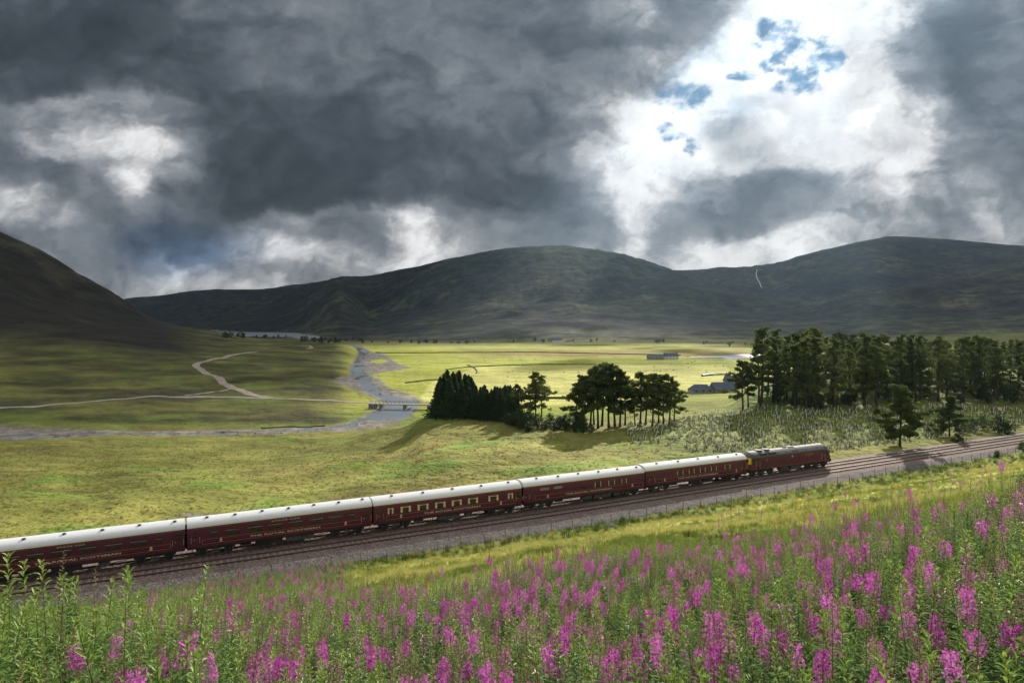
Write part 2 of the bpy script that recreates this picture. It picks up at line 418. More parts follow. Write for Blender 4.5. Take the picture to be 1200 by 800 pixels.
_cu = np.array(sorted(COLS)); _ct = np.arctan((_cu - 600) / FP)
_NY = 420
_ly = np.linspace(math.log(40), math.log(7000), _NY)
def _pchip(x, y, xi):
    x = np.asarray(x, float); y = np.asarray(y, float); h = np.diff(x); d = np.diff(y) / h
    m = np.zeros(len(x)); m[0] = d[0]; m[-1] = d[-1]
    for i in range(1, len(x) - 1):
        if d[i-1] * d[i] > 0:
            w1 = 2 * h[i] + h[i-1]; w2 = h[i] + 2 * h[i-1]
            m[i] = (w1 + w2) / (w1 / d[i-1] + w2 / d[i])
    k = np.clip(np.searchsorted(x, xi) - 1, 0, len(x) - 2)
    t = np.clip((xi - x[k]) / h[k], 0, 1)
    t2 = t * t; t3 = t2 * t
    r = (2*t3-3*t2+1)*y[k] + (t3-2*t2+t)*h[k]*m[k] + (-2*t3+3*t2)*y[k+1] + (t3-t2)*h[k]*m[k+1]
    return np.where(xi <= x[0], y[0], np.where(xi >= x[-1], y[-1], r))
_TAB = np.stack([_pchip([math.log(k[0]) for k in COLS[c]], [k[1] for k in COLS[c]], _ly) for c in _cu])
# smooth the table a little between columns by resampling it finely
_ft = np.linspace(_ct[0], _ct[-1], 480)
_TF = np.stack([_pchip(_ct, _TAB[:, j], _ft) for j in range(_NY)], 1)
_RY = np.exp(_ly[np.argmin(_TF, 1)])          # depth of the skyline ridge in each direction
_RY = np.convolve(np.pad(_RY, 8, mode='edge'), np.ones(17) / 17, 'valid')
def far_drop(x, y):
    th = np.clip(np.arctan2(x, np.maximum(y, 1e-3)), _ct[0], _ct[-1])
    dep = np.maximum(np.hypot(x, y) * np.cos(th), 41)
    i = (th - _ft[0]) / (_ft[1] - _ft[0]); j = np.clip((np.log(dep) - _ly[0]) / (_ly[1] - _ly[0]), 0, _NY - 1.001)
    i0 = np.clip(i.astype(int), 0, len(_ft) - 2); j0 = j.astype(int); fi = i - i0; fj = j - j0
    a = _TF[i0, j0] * (1-fj) + _TF[i0, j0+1] * fj; b = _TF[i0+1, j0] * (1-fj) + _TF[i0+1, j0+1] * fj
    return a * (1-fi) + b * fi
def px2(pts, H): return [((x - 600) / FP * (H * FP / (y - HOR)), H * FP / (y - HOR)) for x, y in pts]

WATER_H = 38.0
LOCH = px2([(250,388.3),(345,390),(376,395.3),(361,397.6),(343,394.6),(282,394.2),(250,394.5)], WATER_H)
RIVER = px2([(389,404.3),(420,404.8),(425,407.5),(434,412.2),(430,416),(424,424),(427,431),(423,437),(433,440.5),(435,449),(442,456),(451,463),(481,468),(488,473),(486.5,482),(471,491),(430,493.5),(423,491),(437,483),(451,476),(451,468.5),(438,463),(427,455),(421,448),(411,442.5),(412,436),(411,430),(416,424),(421,416),(417,413),(402,410)], WATER_H)
STREAM = [px2(p, 37.6) for p in ([(-60,511.2),(0,511.4),(50,510.6),(90,511.2),(112,510.4),(100,512),(60,513.0),(0,513.4),(-60,513.6)],
          [(150,508.9),(200,507.8),(240,508.2),(330,505.2),(395,499.5),(424,491),(430,493.5),(405,500.5),(330,506.4),(240,509.4),(190,509.4)])]
FARW = px2([(800,418.2),(844,416.4),(867,415),(930,415.6),(930,418),(880,419),(853,420.6),(847,418.7)], WATER_H)
GRAV = [px2(p, WATER_H) for p in (
 [(421,411),(446,413.5),(467,427),(480,431),(470,433.5),(448,436),(436,439),(420,438),(424,424)],
 [(388,446),(412,441),(424,445),(430,454),(446,463),(456,468),(448,471),(432,463),(408,454)],
 [(434,441),(440,455),(452,462),(481,467),(489,473),(494,469),(480,462),(455,455),(444,444)],
 [(385,506),(424,490),(470,490.5),(464,497),(430,502),(395,508)],
 [(-80,503.5),(0,503),(118,505.6),(150,507),(240,506),(330,503.4),(400,498),(400,506),(330,509.5),(240,512),(150,512),(60,516),(-80,516.5)])]
ISLE = px2([(436,422),(448,421),(456,424),(446,426.5),(436,425)], WATER_H)

# ------------------------------------------------------------------ ground function
def near_drop(x, y, a, q):
    pl = 2.38 + .33 * (QC - q)
    lat = .55 * fbm(x / 16, y / 16, 3, 91) * smooth(14, 30, np.hypot(x, y)) * 2.0 * smooth(12, 26, q) + .80 * smooth(-.12, -.62, x / np.maximum(y, .5)) * smooth(1.5, 6.5, y) * smooth(34, 13, y) * smooth(12, 26, q) + .45 * smooth(.35, .75, x / np.maximum(y, .5)) * smooth(4, 12, y) * smooth(60, 25, y) + .28 * np.exp(-(((x + 4.4) / 2.3) ** 2 + ((y - 6.2) / 2.3) ** 2))
    toe = 25.05 - rise(a) * 1.15 - np.clip((q - 9) * .012, -.1, 1.2) 
    h = toe - pl + lat
    k = 1.2
    return toe - (h > 0) * 0 - (0.5 * (h + np.sqrt(h * h + k * k)) - .25)
MOUNDS = [((px - 600) / FP * Y, Y, wx, wy, h) for px, Y, wx, wy, h in [(105,90,8,2.6,.9),(335,103,9,3.2,.9),(400,97,7,2.5,.5),(485,127,8,4,1.3),(640,119,8,3.4,1.0),(692,111,6,2.4,.6),(845,124,8,3.4,.9),(765,139,9,4,1.0),(560,148,8,4,.8),(250,128,10,4,.6),(180,150,12,5,.8),(420,145,9,4,.7),(60,118,10,4,.6)]]
def mound(x, y):
    r = 0 * x
    for mx, my, wx, wy, h in MOUNDS: r = r + h * np.exp(-(((x - mx) / wx) ** 2 + ((y - my + .12 * (x - mx)) / wy) ** 2))
    return r
def ground_raw(x, y, a, q):
    x = np.asarray(x, float); y = np.asarray(y, float)
    Hn = near_drop(x, y, a, q)
    Hf = far_drop(x, y)
    r = np.hypot(x, y)
    # moorland relief
    s1 = smooth(60, 110, r); flat = smooth(240, 300, y) * smooth(1700, 1200, y) * smooth(-.26, -.2, x / np.maximum(y, 1)) * smooth(.5, .42, x / np.maximum(y, 1))
    hum = fbm(x / 22, y / 17, 4, 5) * 1.5 + fbm(x / 60, y / 45, 3, 8) * 1.6
    hill = smooth(20, -60, Hf) * smooth(400, 1200, r)
    ry = np.interp(np.arctan2(x, np.maximum(y, 1e-3)), _ft, _RY)
    rf = 1 - .88 * np.exp(-((y - ry) / (ry * .13)) ** 2)
    mid = smooth(280, 420, y) * (1 - flat) * (1 - hill)
    rid = (ridged(x / 420 + .3 * fbm(x/300,y/300,3,6), y / 620, 5, 12) - .62)
    gully = (ridged(x / 150 , y / 420, 4, 17) - .6)
    Hf = Hf - hum * s1 * (1 - flat) * (1 - smooth(350, 600, y)) * .8 - mid * fbm(x / 70, y / 60, 4, 21) * 2.6 * smooth(1150, 600, y) \
         - hill * rf * (rid * 26 * smooth(1000, 3000, r) + (gully - .05) * 16 + fbm(x/90,y/90,4,14) * 7 + rid * 8)
    Hf = Hf - flat * fbm(x / 60, y / 60, 2, 44) * .25
    Hf = np.where((y > 240) & (hill < .02) & (Hf > 38.3), 38.3 + 0 * Hf, Hf)
    Hf = Hf - mound(x, y)
    # by the line: formation level on the far side
    toe = 25.1 - rise(a)
    wf = smooth(-6, -24, q)
    Hf = toe * (1 - wf) + Hf * wf
    w = smooth(-1, 1, q)
    H = Hf * (1 - w) + Hn * w
    hn = smooth(13, 24, q) * (fbm(x / 5, y / 5, 3, 61) * .5 + fbm(x / 1.6, y / 1.6, 2, 62) * .16) * smooth(1.5, 8, r)
    H = H - hn
    # under the ballast
    bed = 25.4 - rise(a)
    qe = -.9 - smooth(30, 110, a) * 1.2
    wb = smooth(10.5 + qe, 8.6 + qe, q) * smooth(-6.4, -4.6, q) * smooth(-200, -150, a) * smooth(320, 280, a)
    return H * (1 - wb) + bed * wb
def masks(x, y):
    m = {}
    sw = np.full(np.shape(x), 1e9)
    near = (np.asarray(y) > 150)
    def sd(P):
        r = np.full(np.shape(x), 1e9); r[near] = sdist(x[near], y[near], P); return r
    m['loch'] = sd(LOCH); m['river'] = sd(RIVER); m['farw'] = sd(FARW)
    m['st'] = np.minimum(sd(STREAM[0]), sd(STREAM[1]))
    g = np.full(np.shape(x), 1e9)
    for P in GRAV: g = np.minimum(g, sd(P))
    m['grav'] = g; m['isle'] = sd(ISLE)
    return m
def ground_full(x, y, want=False):
    x = np.atleast_1d(np.asarray(x, float)); y = np.atleast_1d(np.asarray(y, float))
    a, q = aq(x, y)
    H = ground_raw(x, y, a, q)
    m = masks(x, y)
    wob = fbm(x / 9, y / 9, 3, 33)
    dist = np.maximum(y, 200) / 300.0
    rag = fbm(x / 16, y / 24, 4, 37) * 5.0
    for key, lv, soft in (('loch', 38.0, 14), ('farw', 38.0, 8), ('river', 38.0, 3.0), ('st', 37.6, 2.2)):
        d = m[key] + wob * 1.2 + (rag if key == 'river' else rag * .25 + .9 if key == 'st' else 0)
        w = smooth(soft * 4, soft * .6, d)
        H = H * (1 - w) + (np.minimum(H, lv - .22) if key != 'st' else lv - .18) * w
        w2 = smooth(.9, -1.6, d)
        if key == 'river': w2 = w2 * (1 - smooth(.16, .30, fbm(x / 11, y / 30, 3, 39)) * smooth(-14, -5, -np.abs(y - 330) * 0 + (y - 330) * .1))
        H = H * (1 - w2) + (lv + .8) * w2
    gd = m['grav'] + wob * 2.2
    wg = smooth(2.5, -.8, gd)
    H = np.where((m['grav'] < 6) & (m['river'] > 1) & (m['st'] > 1), H * (1 - wg) + (np.where(y < 245, 37.35, 37.75) + wob * .12) * wg, H)
    z = CZ - H
    return (z, m, a, q, wg, H) if want else z
# the one ground sheet: a fan of cells, fine near the eye
th = np.concatenate([np.radians(np.linspace(-180, -62, 40, endpoint=False)), np.radians(np.linspace(-62, -42, 70, endpoint=False)),
                     np.radians(np.linspace(-42, 42, 560, endpoint=False)), np.radians(np.linspace(42, 62, 70, endpoint=False)), np.radians(np.linspace(62, 180, 41))])
rr = np.concatenate([np.linspace(0.6, 3, 8, endpoint=False), np.exp(np.linspace(math.log(3), math.log(45), 90, endpoint=False)),
                     np.exp(np.linspace(math.log(45), math.log(1500), 300, endpoint=False)), np.exp(np.linspace(math.log(1500), math.log(7200), 90))])
TH, RR = np.meshgrid(th, rr)
GX, GY = np.sin(TH) * RR, np.cos(TH) * RR
gz, GM, GA, GQ, GWG, GH = ground_full(GX.ravel(), GY.ravel(), True)
GZ = gz.reshape(GX.shape)
def ground(x, y):
    """height of the ground sheet itself (interpolated from its own grid)"""
    x = np.atleast_1d(np.asarray(x, float)); y = np.atleast_1d(np.asarray(y, float))
    t = np.arctan2(x, y); r = np.hypot(x, y)
    j = np.clip(np.searchsorted(th, t) - 1, 0, len(th) - 2); i = np.clip(np.searchsorted(rr, r) - 1, 0, len(rr) - 2)
    fj = np.clip((t - th[j]) / (th[j+1] - th[j]), 0, 1); fi = np.clip((r - rr[i]) / (rr[i+1] - rr[i]), 0, 1)
    return (GZ[i, j]*(1-fi)*(1-fj) + GZ[i+1, j]*fi*(1-fj) + GZ[i, j+1]*(1-fi)*fj + GZ[i+1, j+1]*fi*fj)
def hit(px, py, y0=60, y1=6000):
    """where the sight line through a photo pixel meets the ground"""
    Y = np.exp(np.linspace(math.log(y0), math.log(y1), 900)); X = (px - 600) / FP * Y
    s = CZ - (py - HOR) / FP * Y
    g = ground(X, Y)
    k = np.where(s <= g)[0]
    if len(k) == 0: return None
    k = k[0]
    return X[k], Y[k], g[k]
# ------------------------------------------------------------------ build the cloud deck
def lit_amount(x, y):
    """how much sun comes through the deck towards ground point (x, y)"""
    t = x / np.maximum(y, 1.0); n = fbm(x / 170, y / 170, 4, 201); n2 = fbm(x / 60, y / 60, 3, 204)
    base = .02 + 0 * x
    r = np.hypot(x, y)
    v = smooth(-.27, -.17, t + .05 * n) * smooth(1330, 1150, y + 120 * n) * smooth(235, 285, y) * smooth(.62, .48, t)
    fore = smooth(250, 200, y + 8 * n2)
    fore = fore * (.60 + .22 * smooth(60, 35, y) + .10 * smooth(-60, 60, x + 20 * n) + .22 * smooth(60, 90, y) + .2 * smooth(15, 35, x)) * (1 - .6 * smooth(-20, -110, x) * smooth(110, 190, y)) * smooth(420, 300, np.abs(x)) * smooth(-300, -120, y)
    aa, qq = aq(x, y); fore = fore * (1 - .66 * np.exp(-((qq - 3) / 14) ** 2))  # deck made denser along the line to weaken the train's cast shadow
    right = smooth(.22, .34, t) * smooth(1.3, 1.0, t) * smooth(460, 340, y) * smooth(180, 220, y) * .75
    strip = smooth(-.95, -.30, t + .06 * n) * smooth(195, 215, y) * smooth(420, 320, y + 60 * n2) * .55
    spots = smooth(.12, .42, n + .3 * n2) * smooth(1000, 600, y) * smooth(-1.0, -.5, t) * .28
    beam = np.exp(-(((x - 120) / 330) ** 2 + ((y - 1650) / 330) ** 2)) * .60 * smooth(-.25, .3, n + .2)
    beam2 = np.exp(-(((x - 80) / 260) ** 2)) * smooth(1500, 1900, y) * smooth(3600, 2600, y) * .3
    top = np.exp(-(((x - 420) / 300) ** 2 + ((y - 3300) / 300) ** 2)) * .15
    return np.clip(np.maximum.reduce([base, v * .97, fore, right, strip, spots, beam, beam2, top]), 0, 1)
def build_sky():
    A, RD = 1460.0, 61400.0
    az = np.concatenate([np.radians(np.linspace(-180, -48, 50, endpoint=False)), np.radians(np.linspace(-48, 48, 640, endpoint=False)), np.radians(np.linspace(48, 180, 51))])
    v = np.concatenate([np.linspace(-.03, .50, 330, endpoint=False), np.tan(np.radians(np.linspace(26.6, 88, 50)))])   # tan(elevation)
    AZ, TE = np.meshgrid(az, v)
    # in front the rows follow the deck exactly; r tan(el) = A - r^2/RD
    r = (-TE + np.sqrt(TE * TE + 4 * A / RD)) / (2 / RD)
    X = np.sin(AZ) * r; Y = np.cos(AZ) * r; Z = r * TE
    x, y, z = X.ravel(), Y.ravel(), Z.ravel()
    D = np.stack([x, y, z], 1); D /= np.linalg.norm(D, axis=1)[:, None]
    rgb, blue, px, py = cloud_colour(D, x, y)
    # shadow side: follow the sun's rays down to the valley floor
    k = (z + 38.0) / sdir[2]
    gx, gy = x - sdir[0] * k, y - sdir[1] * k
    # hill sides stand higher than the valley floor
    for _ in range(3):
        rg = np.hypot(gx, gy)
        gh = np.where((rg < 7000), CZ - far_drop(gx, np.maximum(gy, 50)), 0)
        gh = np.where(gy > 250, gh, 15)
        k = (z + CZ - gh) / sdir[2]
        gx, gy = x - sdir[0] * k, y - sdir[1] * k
    T = lit_amount(gx, gy)  # sun transmittance set from the wanted lit patches, apart from the cloud's brightness
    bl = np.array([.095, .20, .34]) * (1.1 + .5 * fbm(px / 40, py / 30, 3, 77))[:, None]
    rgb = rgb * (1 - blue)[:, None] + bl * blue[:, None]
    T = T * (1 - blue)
    # the clear sky seen through thin cloud already adds its own light there
    ang = np.degrees(np.arccos(np.clip(D @ sdir, -1, 1)))[:, None]
    lum0 = rgb @ np.array([.3, .6, .1])
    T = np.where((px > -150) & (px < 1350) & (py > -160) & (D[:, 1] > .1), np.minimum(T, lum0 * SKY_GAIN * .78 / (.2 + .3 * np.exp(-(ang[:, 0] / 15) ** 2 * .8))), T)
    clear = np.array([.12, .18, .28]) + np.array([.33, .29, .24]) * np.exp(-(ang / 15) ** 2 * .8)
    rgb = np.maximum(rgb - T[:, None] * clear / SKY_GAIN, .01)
    n0, n1 = AZ.shape
    idx = np.arange(n0 * n1).reshape(n0, n1)
    F = np.stack([idx[:-1, :-1], idx[1:, :-1], idx[1:, 1:], idx[:-1, 1:]], -1).reshape(-1, 4)
    me = mesh_np('sky_clouds', np.stack([x, y, z + CZ], 1), F, smooth_=True)
    c1 = me.color_attributes.new('cloud', 'FLOAT_COLOR', 'POINT')
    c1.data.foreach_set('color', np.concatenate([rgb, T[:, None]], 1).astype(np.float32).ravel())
    m = bpy.data.materials.new('cloud_deck'); m.use_nodes = True
    nt = m.node_tree; nt.nodes.clear()
    N = lambda t: nt.nodes.new('ShaderNode' + t)
    out = N('OutputMaterial'); ad = N('AddShader'); em = N('Emission'); tr = N('BsdfTransparent'); at = N('Attribute'); at.attribute_name = 'cloud'
    tc = N('TexCoord'); nv = N('VectorMath'); nv.operation = 'NORMALIZE'; nt.links.new(tc.outputs['Object'], nv.inputs[0]); no = N('TexNoise'); no.inputs['Scale'].default_value = 26.0; no.inputs['Detail'].default_value = 7; no.inputs['Roughness'].default_value = .55
    mr = N('MapRange'); mr.inputs['From Min'].default_value = .3; mr.inputs['From Max'].default_value = .7; mr.inputs['To Min'].default_value = .86; mr.inputs['To Max'].default_value = 1.14
    sc = N('VectorMath'); sc.operation = 'SCALE'
    nt.links.new(nv.outputs[0], no.inputs['Vector']); nt.links.new(no.outputs['Fac'], mr.inputs['Value'])
    nt.links.new(at.outputs['Color'], sc.inputs[0]); nt.links.new(mr.outputs[0], sc.inputs['Scale'])
    nt.links.new(sc.outputs[0], em.inputs['Color']); em.inputs['Strength'].default_value = SKY_GAIN
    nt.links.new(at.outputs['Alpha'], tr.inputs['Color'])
    nt.links.new(em.outputs[0], ad.inputs[0]); nt.links.new(tr.outputs[0], ad.inputs[1]); nt.links.new(ad.outputs[0], out.inputs['Surface'])
    me.materials.append(m)
    try: m.cycles.emission_sampling = 'NONE'
    except Exception: pass
    add('sky_clouds', me, kind='structure')
SKY_GAIN = 0.445
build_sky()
# air of the glen
def build_haze():
    hm = bpy.data.materials.new('valley_air'); hm.use_nodes = True
    nt = hm.node_tree; nt.nodes.clear()
    out = nt.nodes.new('ShaderNodeOutputMaterial'); pv = nt.nodes.new('ShaderNodeVolumePrincipled')
    pv.inputs['Color'].default_value = (.45, .70, 1.0, 1); pv.inputs['Density'].default_value = HAZE; pv.inputs['Anisotropy'].default_value = .55
    nt.links.new(pv.outputs[0], out.inputs['Volume'])
    b = MB().box(-9000, 9000, -7300, 7300, GZ.min() - 1.5, GZ.max() + 8)
    b.build('haze', hm, kind='stuff')
HAZE = 2.4e-5
# ------------------------------------------------------------------ ground colours (by surface kind, hills set darker than real heather)
def ground_colours():
    x = GX.ravel(); y = GY.ravel(); z = GZ.ravel(); a, q, m = GA, GQ, GM
    t = x / np.maximum(y, 1.0); px = 600 + FP * t
    r = np.hypot(x, y)
    n1 = fbm(x / 14, y / 10, 4, 101); n2 = fbm(x / 45, y / 30, 4, 104); n3 = fbm(x / 4, y / 4, 3, 108); n4 = fbm(x / 200, y / 200, 4, 111)
    nb = fbm(x / 500, y / 380, 5, 115)
    C = lambda *c: np.array(c)[None, :]
    def mixc(A, B, w): w = np.clip(w, 0, 1)[:, None]; return A * (1 - w) + B * w
    # far side field by the railway: olive grass with rusty and bright patches
    c = mixc(C(.150,.155,.030), C(.225,.220,.052), smooth(-.35, .35, n1 + .5 * n2))
    c = mixc(c, C(.165,.115,.036), smooth(.1, .5, n2 - .3 * n1) * .55)
    c = mixc(c, C(.120,.205,.026), smooth(.15, .5, n1 * .6 + n3 * .3 + fbm(x/30,y/14,3,120) * .8) * .8)
    c = mixc(c, C(.055,.052,.020), smooth(.30, .5, fbm(x/9,y/5,4,123)) * .55)
    c = mixc(c, C(.135,.215,.030), smooth(.15, .6, mound(x, y) + .3 * n3) * .8)
    lc = smooth(-.25, -.6, t) * smooth(120, 190, y)
    c = mixc(c, C(.125,.105,.03), lc * .6 * smooth(-.3, .4, n2))
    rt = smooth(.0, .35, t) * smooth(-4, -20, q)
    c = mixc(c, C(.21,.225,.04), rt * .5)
    # left moor: olive and brown heather
    lm = smooth(240, 262, y) * smooth(-.23, -.27, t + .03 * n2) * (1)
    moor = mixc(C(.050,.052,.016), C(.130,.132,.030), smooth(-.4, .3, n2 + .4 * n1))
    moor = mixc(moor, C(.040,.026,.016), smooth(.05, .4, fbm(x/80,y/55,4,131)) * .62)
    moor = mixc(moor, C(.115,.16,.026), smooth(.08, .4, fbm(x/60,y/40,4,134)) * .7 * smooth(700, 400, y))
    moor = mixc(moor, C(.100,.150,.020), smooth(262, 250, y) )
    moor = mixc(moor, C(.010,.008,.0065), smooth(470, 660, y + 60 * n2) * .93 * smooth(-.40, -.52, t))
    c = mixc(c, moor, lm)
    # valley floor pasture
    vf = smooth(245, 262, y) * smooth(-.26, -.22, t + .02 * n2) * smooth(1420, 1330, y)
    past = mixc(C(.25,.285,.030), C(.31,.31,.045), smooth(-.3, .3, n2))
    hay = C(.43,.42,.12)
    past = mixc(past, hay, smooth(.02, -.02, sdist(x, y, px2([(490,470),(505,448),(560,430),(680,427),(850,427),(870,450),(800,475),(620,476)], 38)) / 60) * .9)
    past = mixc(past, C(.21,.14,.045), smooth(740, 800, y) * smooth(1000, 900, y) * smooth(-.12, 0, t) * .8 * smooth(-.4, .3, n2 + .3))
    past = mixc(past, C(.14,.12,.04), smooth(1000, 1200, y) * smooth(-.5, .2, n4 + n2 * .5))
    past = mixc(past, C(.085,.085,.02), smooth(1180, 1400, y) * .8)
    past = mixc(past, C(.14,.20,.025), smooth(330, 270, y) * .8)
    past *= 1.08 * (1 + .06 * n3 + .07 * n1)[:, None]
    c = mixc(c, past, vf)
    # hill sides
    hb = smooth(30, -10, CZ - z) * smooth(1000, 1300, r) + smooth(1350, 1500, y)
    hc = mixc(C(.020,.017,.013), C(.046,.050,.022), smooth(-.3, .35, nb))
    hc = mixc(hc, C(.095,.085,.040), smooth(.10, .40, fbm(x/260,y/120,5,141)) * .7)
    hc = mixc(hc, C(.013,.010,.010), smooth(.05, .4, fbm(x/330,y/260,5,144)) * .8)
    foot = smooth(1750, 1400, y + 250 * n4)
    hc = mixc(hc, C(.10,.085,.038), foot * smooth(-.2, .3, fbm(x/160,y/50,4,147)) * .8)
    green = np.exp(-(((px - 690) / 110) ** 2)) * smooth(2500, 3200, y)
    hc = mixc(hc, C(.050,.070,.026), green * .7)
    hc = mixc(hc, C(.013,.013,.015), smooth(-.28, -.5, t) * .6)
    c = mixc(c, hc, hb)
    # forest floor and mound on the right
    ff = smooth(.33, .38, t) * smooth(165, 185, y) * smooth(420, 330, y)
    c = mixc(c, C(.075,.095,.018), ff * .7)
    md = np.exp(-(((px - 905) / 60) ** 2 + ((y - 195) / 30) ** 2))
    c = mixc(c, C(.10,.16,.02), md)
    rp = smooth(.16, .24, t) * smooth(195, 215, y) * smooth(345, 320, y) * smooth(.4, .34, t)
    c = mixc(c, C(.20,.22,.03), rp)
    pl_ = smooth(.17, .24, t) * smooth(-8, -12, q) * smooth(182, 172, y)
    c = mixc(c, mixc(C(.17,.20,.04), C(.10,.13,.03), smooth(-.2,.3,fbm(x/6,y/4,3,161))), pl_ * .8)
    # near slope: straw grass with green patches below the willowherb
    nq = smooth(6.8, 8.4, q)
    st = mixc(C(.38,.36,.10), C(.28,.31,.05), smooth(-.25, .3, fbm(x/11,y/7,4,151)))
    st = mixc(st, C(.17,.24,.03), smooth(.0, .32, fbm(x/15,y/9,4,154) + .2 * n3))
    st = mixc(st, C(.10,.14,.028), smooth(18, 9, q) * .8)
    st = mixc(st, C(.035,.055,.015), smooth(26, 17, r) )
    st = mixc(st, C(.045,.070,.018), smooth(-.28, -.42, t) * .8)
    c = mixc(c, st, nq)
    # gravel, wet margins
    gc = mixc(C(.15,.135,.115), C(.25,.23,.20), smooth(-.3, .4, n3 + n1 * .4))
    w = np.maximum(GWG, smooth(2.5, 0, m['river'])) * (m['isle'] > 0)
    c = mixc(c, gc, w)
    wet = np.minimum(np.minimum(m['river'], m['st']), np.minimum(m['loch'], m['farw']))
    c = mixc(c, C(.07,.062,.055), smooth(.2, -1.5, wet))
    shore = smooth(26, 6, m['loch'])
    c = mixc(c, C(.22,.20,.18), shore * .8)
    # bare burn scar and wet patch behind the second coach
    for (u, v, rad) in ((228,604,1.6),(222,602,.9)):
        h = hit(u, v, 72)
        if h: c = mixc(c, C(.20,.18,.17), smooth(rad, rad * .3, np.hypot((x - h[0]) / 2.2, y - h[1]) + .6 * n3))
    mot = np.clip(.10 + hb * .9 + lm * .3 - vf * .1, .03, 1)
    return np.concatenate([np.clip(c * (1 + .10 * n3)[:, None], .004, .9), mot[:, None]], 1)

NR, NT = GX.shape
idx = np.arange(NR * NT).reshape(NR, NT)
F = np.stack([idx[:-1, :-1], idx[:-1, 1:], idx[1:, 1:], idx[1:, :-1]], -1).reshape(-1, 4)
gm = NM('moor_ground')
at = gm.new('Attribute', attribute_name='surface')
tc = gm.new('TexCoord')
obj = tc.outputs['Object']
nf = gm.noise(1.9, 6, .62, vec=obj); nm_ = gm.noise(.33, 6, .6, vec=obj); nl = gm.noise(.045, 6, .6, vec=obj)
nll = gm.noise(.012, 8, .62, vec=obj)
f = gm.math('ADD', gm.math('MULTIPLY', nf, .30), gm.math('MULTIPLY', nm_, .28))
f = gm.math('ADD', f, gm.math('MULTIPLY', nl, .26))
f = gm.math('ADD', f, gm.math('MULTIPLY', nll, .34))
f = gm.math('MULTIPLY_ADD', gm.math('SUBTRACT', f, .59), 3.4, 1.0)
f = gm.math('MAXIMUM', f, .25)
ht = gm.noise(.022, 10, .66, vec=obj)
hr_ = gm.ramp(ht, [(.40, (.30,.30,.30)), (.49, (.85,.85,.85)), (.53, (1.1,1.1,1.1)), (.62, (1.75,1.75,1.75))])
f = gm.math('MULTIPLY', f, gm.mix(1.0, hr_, at.outputs['Alpha']))
cm = gm.new('VectorMath', operation='SCALE'); gm.con(at.outputs['Color'], cm.inputs[0]); gm.con(f, cm.inputs['Scale'])
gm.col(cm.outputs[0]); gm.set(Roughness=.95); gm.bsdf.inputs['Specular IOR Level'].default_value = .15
hgt = gm.math('ADD', gm.math('MULTIPLY', nf, .35), gm.math('MULTIPLY', nm_, 1.3))
hgt = gm.math('ADD', hgt, gm.math('MULTIPLY', nl, 6.0)); hgt = gm.math('ADD', hgt, gm.math('MULTIPLY', nll, 26.0))
gm.bump(hgt, 1.0, .55)
GROUND_MAT = gm.m
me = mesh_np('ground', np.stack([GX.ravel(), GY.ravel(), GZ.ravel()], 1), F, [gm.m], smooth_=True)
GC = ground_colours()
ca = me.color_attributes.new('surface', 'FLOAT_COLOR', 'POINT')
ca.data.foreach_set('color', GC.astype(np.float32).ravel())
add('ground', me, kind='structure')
def plug_hole():
    # small disc that closes the middle of the fan under the photographer's feet
    n = len(th); V = [(GX[0, j], GY[0, j], GZ[0, j]) for j in range(n)]
    V.append((0, 0, GZ[0].mean())); F = np.array([(j + 1, j, n) for j in range(n - 1)])
    m = mesh_np('ground_underfoot', V, F, [plain('bare_earth', (.05,.05,.02))]); add('ground_underfoot', m, kind='structure')
plug_hole()

# ------------------------------------------------------------------ water
wm = NM('river_water')
wm.col((.15,.185,.22)); wm.set(Roughness=.3); wm.bsdf.inputs['IOR'].default_value = 1.55; wm.bsdf.inputs['Specular IOR Level'].default_value = .7  # pale base colour stands in for bright sky reflected by the ripples
wm.bump(wm.math('ADD', wm.noise(1.4, 4, .6), wm.math('MULTIPLY', wm.noise(.25, 3), 1.5)), .12, .35)
wf_ = NM('open_water_ruffled')
wf_.col((.12,.15,.18)); wf_.set(Roughness=.55); wf_.bsdf.inputs['Specular IOR Level'].default_value = 1.0; wf_.bsdf.inputs['IOR'].default_value = 1.6
def sheet(name, P, z, mat, grow=0.0, **k):
    bm = bmesh.new(); P = np.array(P, float); c = P.mean(0)
    Q = []
    n = len(P)
    ar = 0.5 * sum(P[i][0]*P[(i+1)%n][1] - P[(i+1)%n][0]*P[i][1] for i in range(n))
    for i in range(n):
        d = P[(i+1)%n] - P[i-1]; d = d / max(np.hypot(*d), 1e-6); nn = np.array([d[1], -d[0]]) * (1 if ar > 0 else -1)
        Q.append(P[i] + nn * grow)
    vs = [bm.verts.new((x, y, z)) for x, y in Q]
    f = bm.faces.new(vs); bmesh.ops.triangulate(bm, faces=[f]); bmesh.ops.recalc_face_normals(bm, faces=bm.faces)
    me = bpy.data.meshes.new(name); bm.to_mesh(me); bm.free(); me.materials.append(mat)
    o = add(name, me, **k)
    return o
sheet('loch_water', LOCH, CZ - 38.0, wf_.m, 14, kind='structure')
sheet('river_water', RIVER, CZ - 38.0, wm.m, 7.0, kind='structure')
sheet('valley_pool_water', FARW, CZ - 38.0, wf_.m, 4, kind='structure')
for P in STREAM: sheet('stream_water', P, CZ - 37.6, wm.m, 1.6, kind='structure')

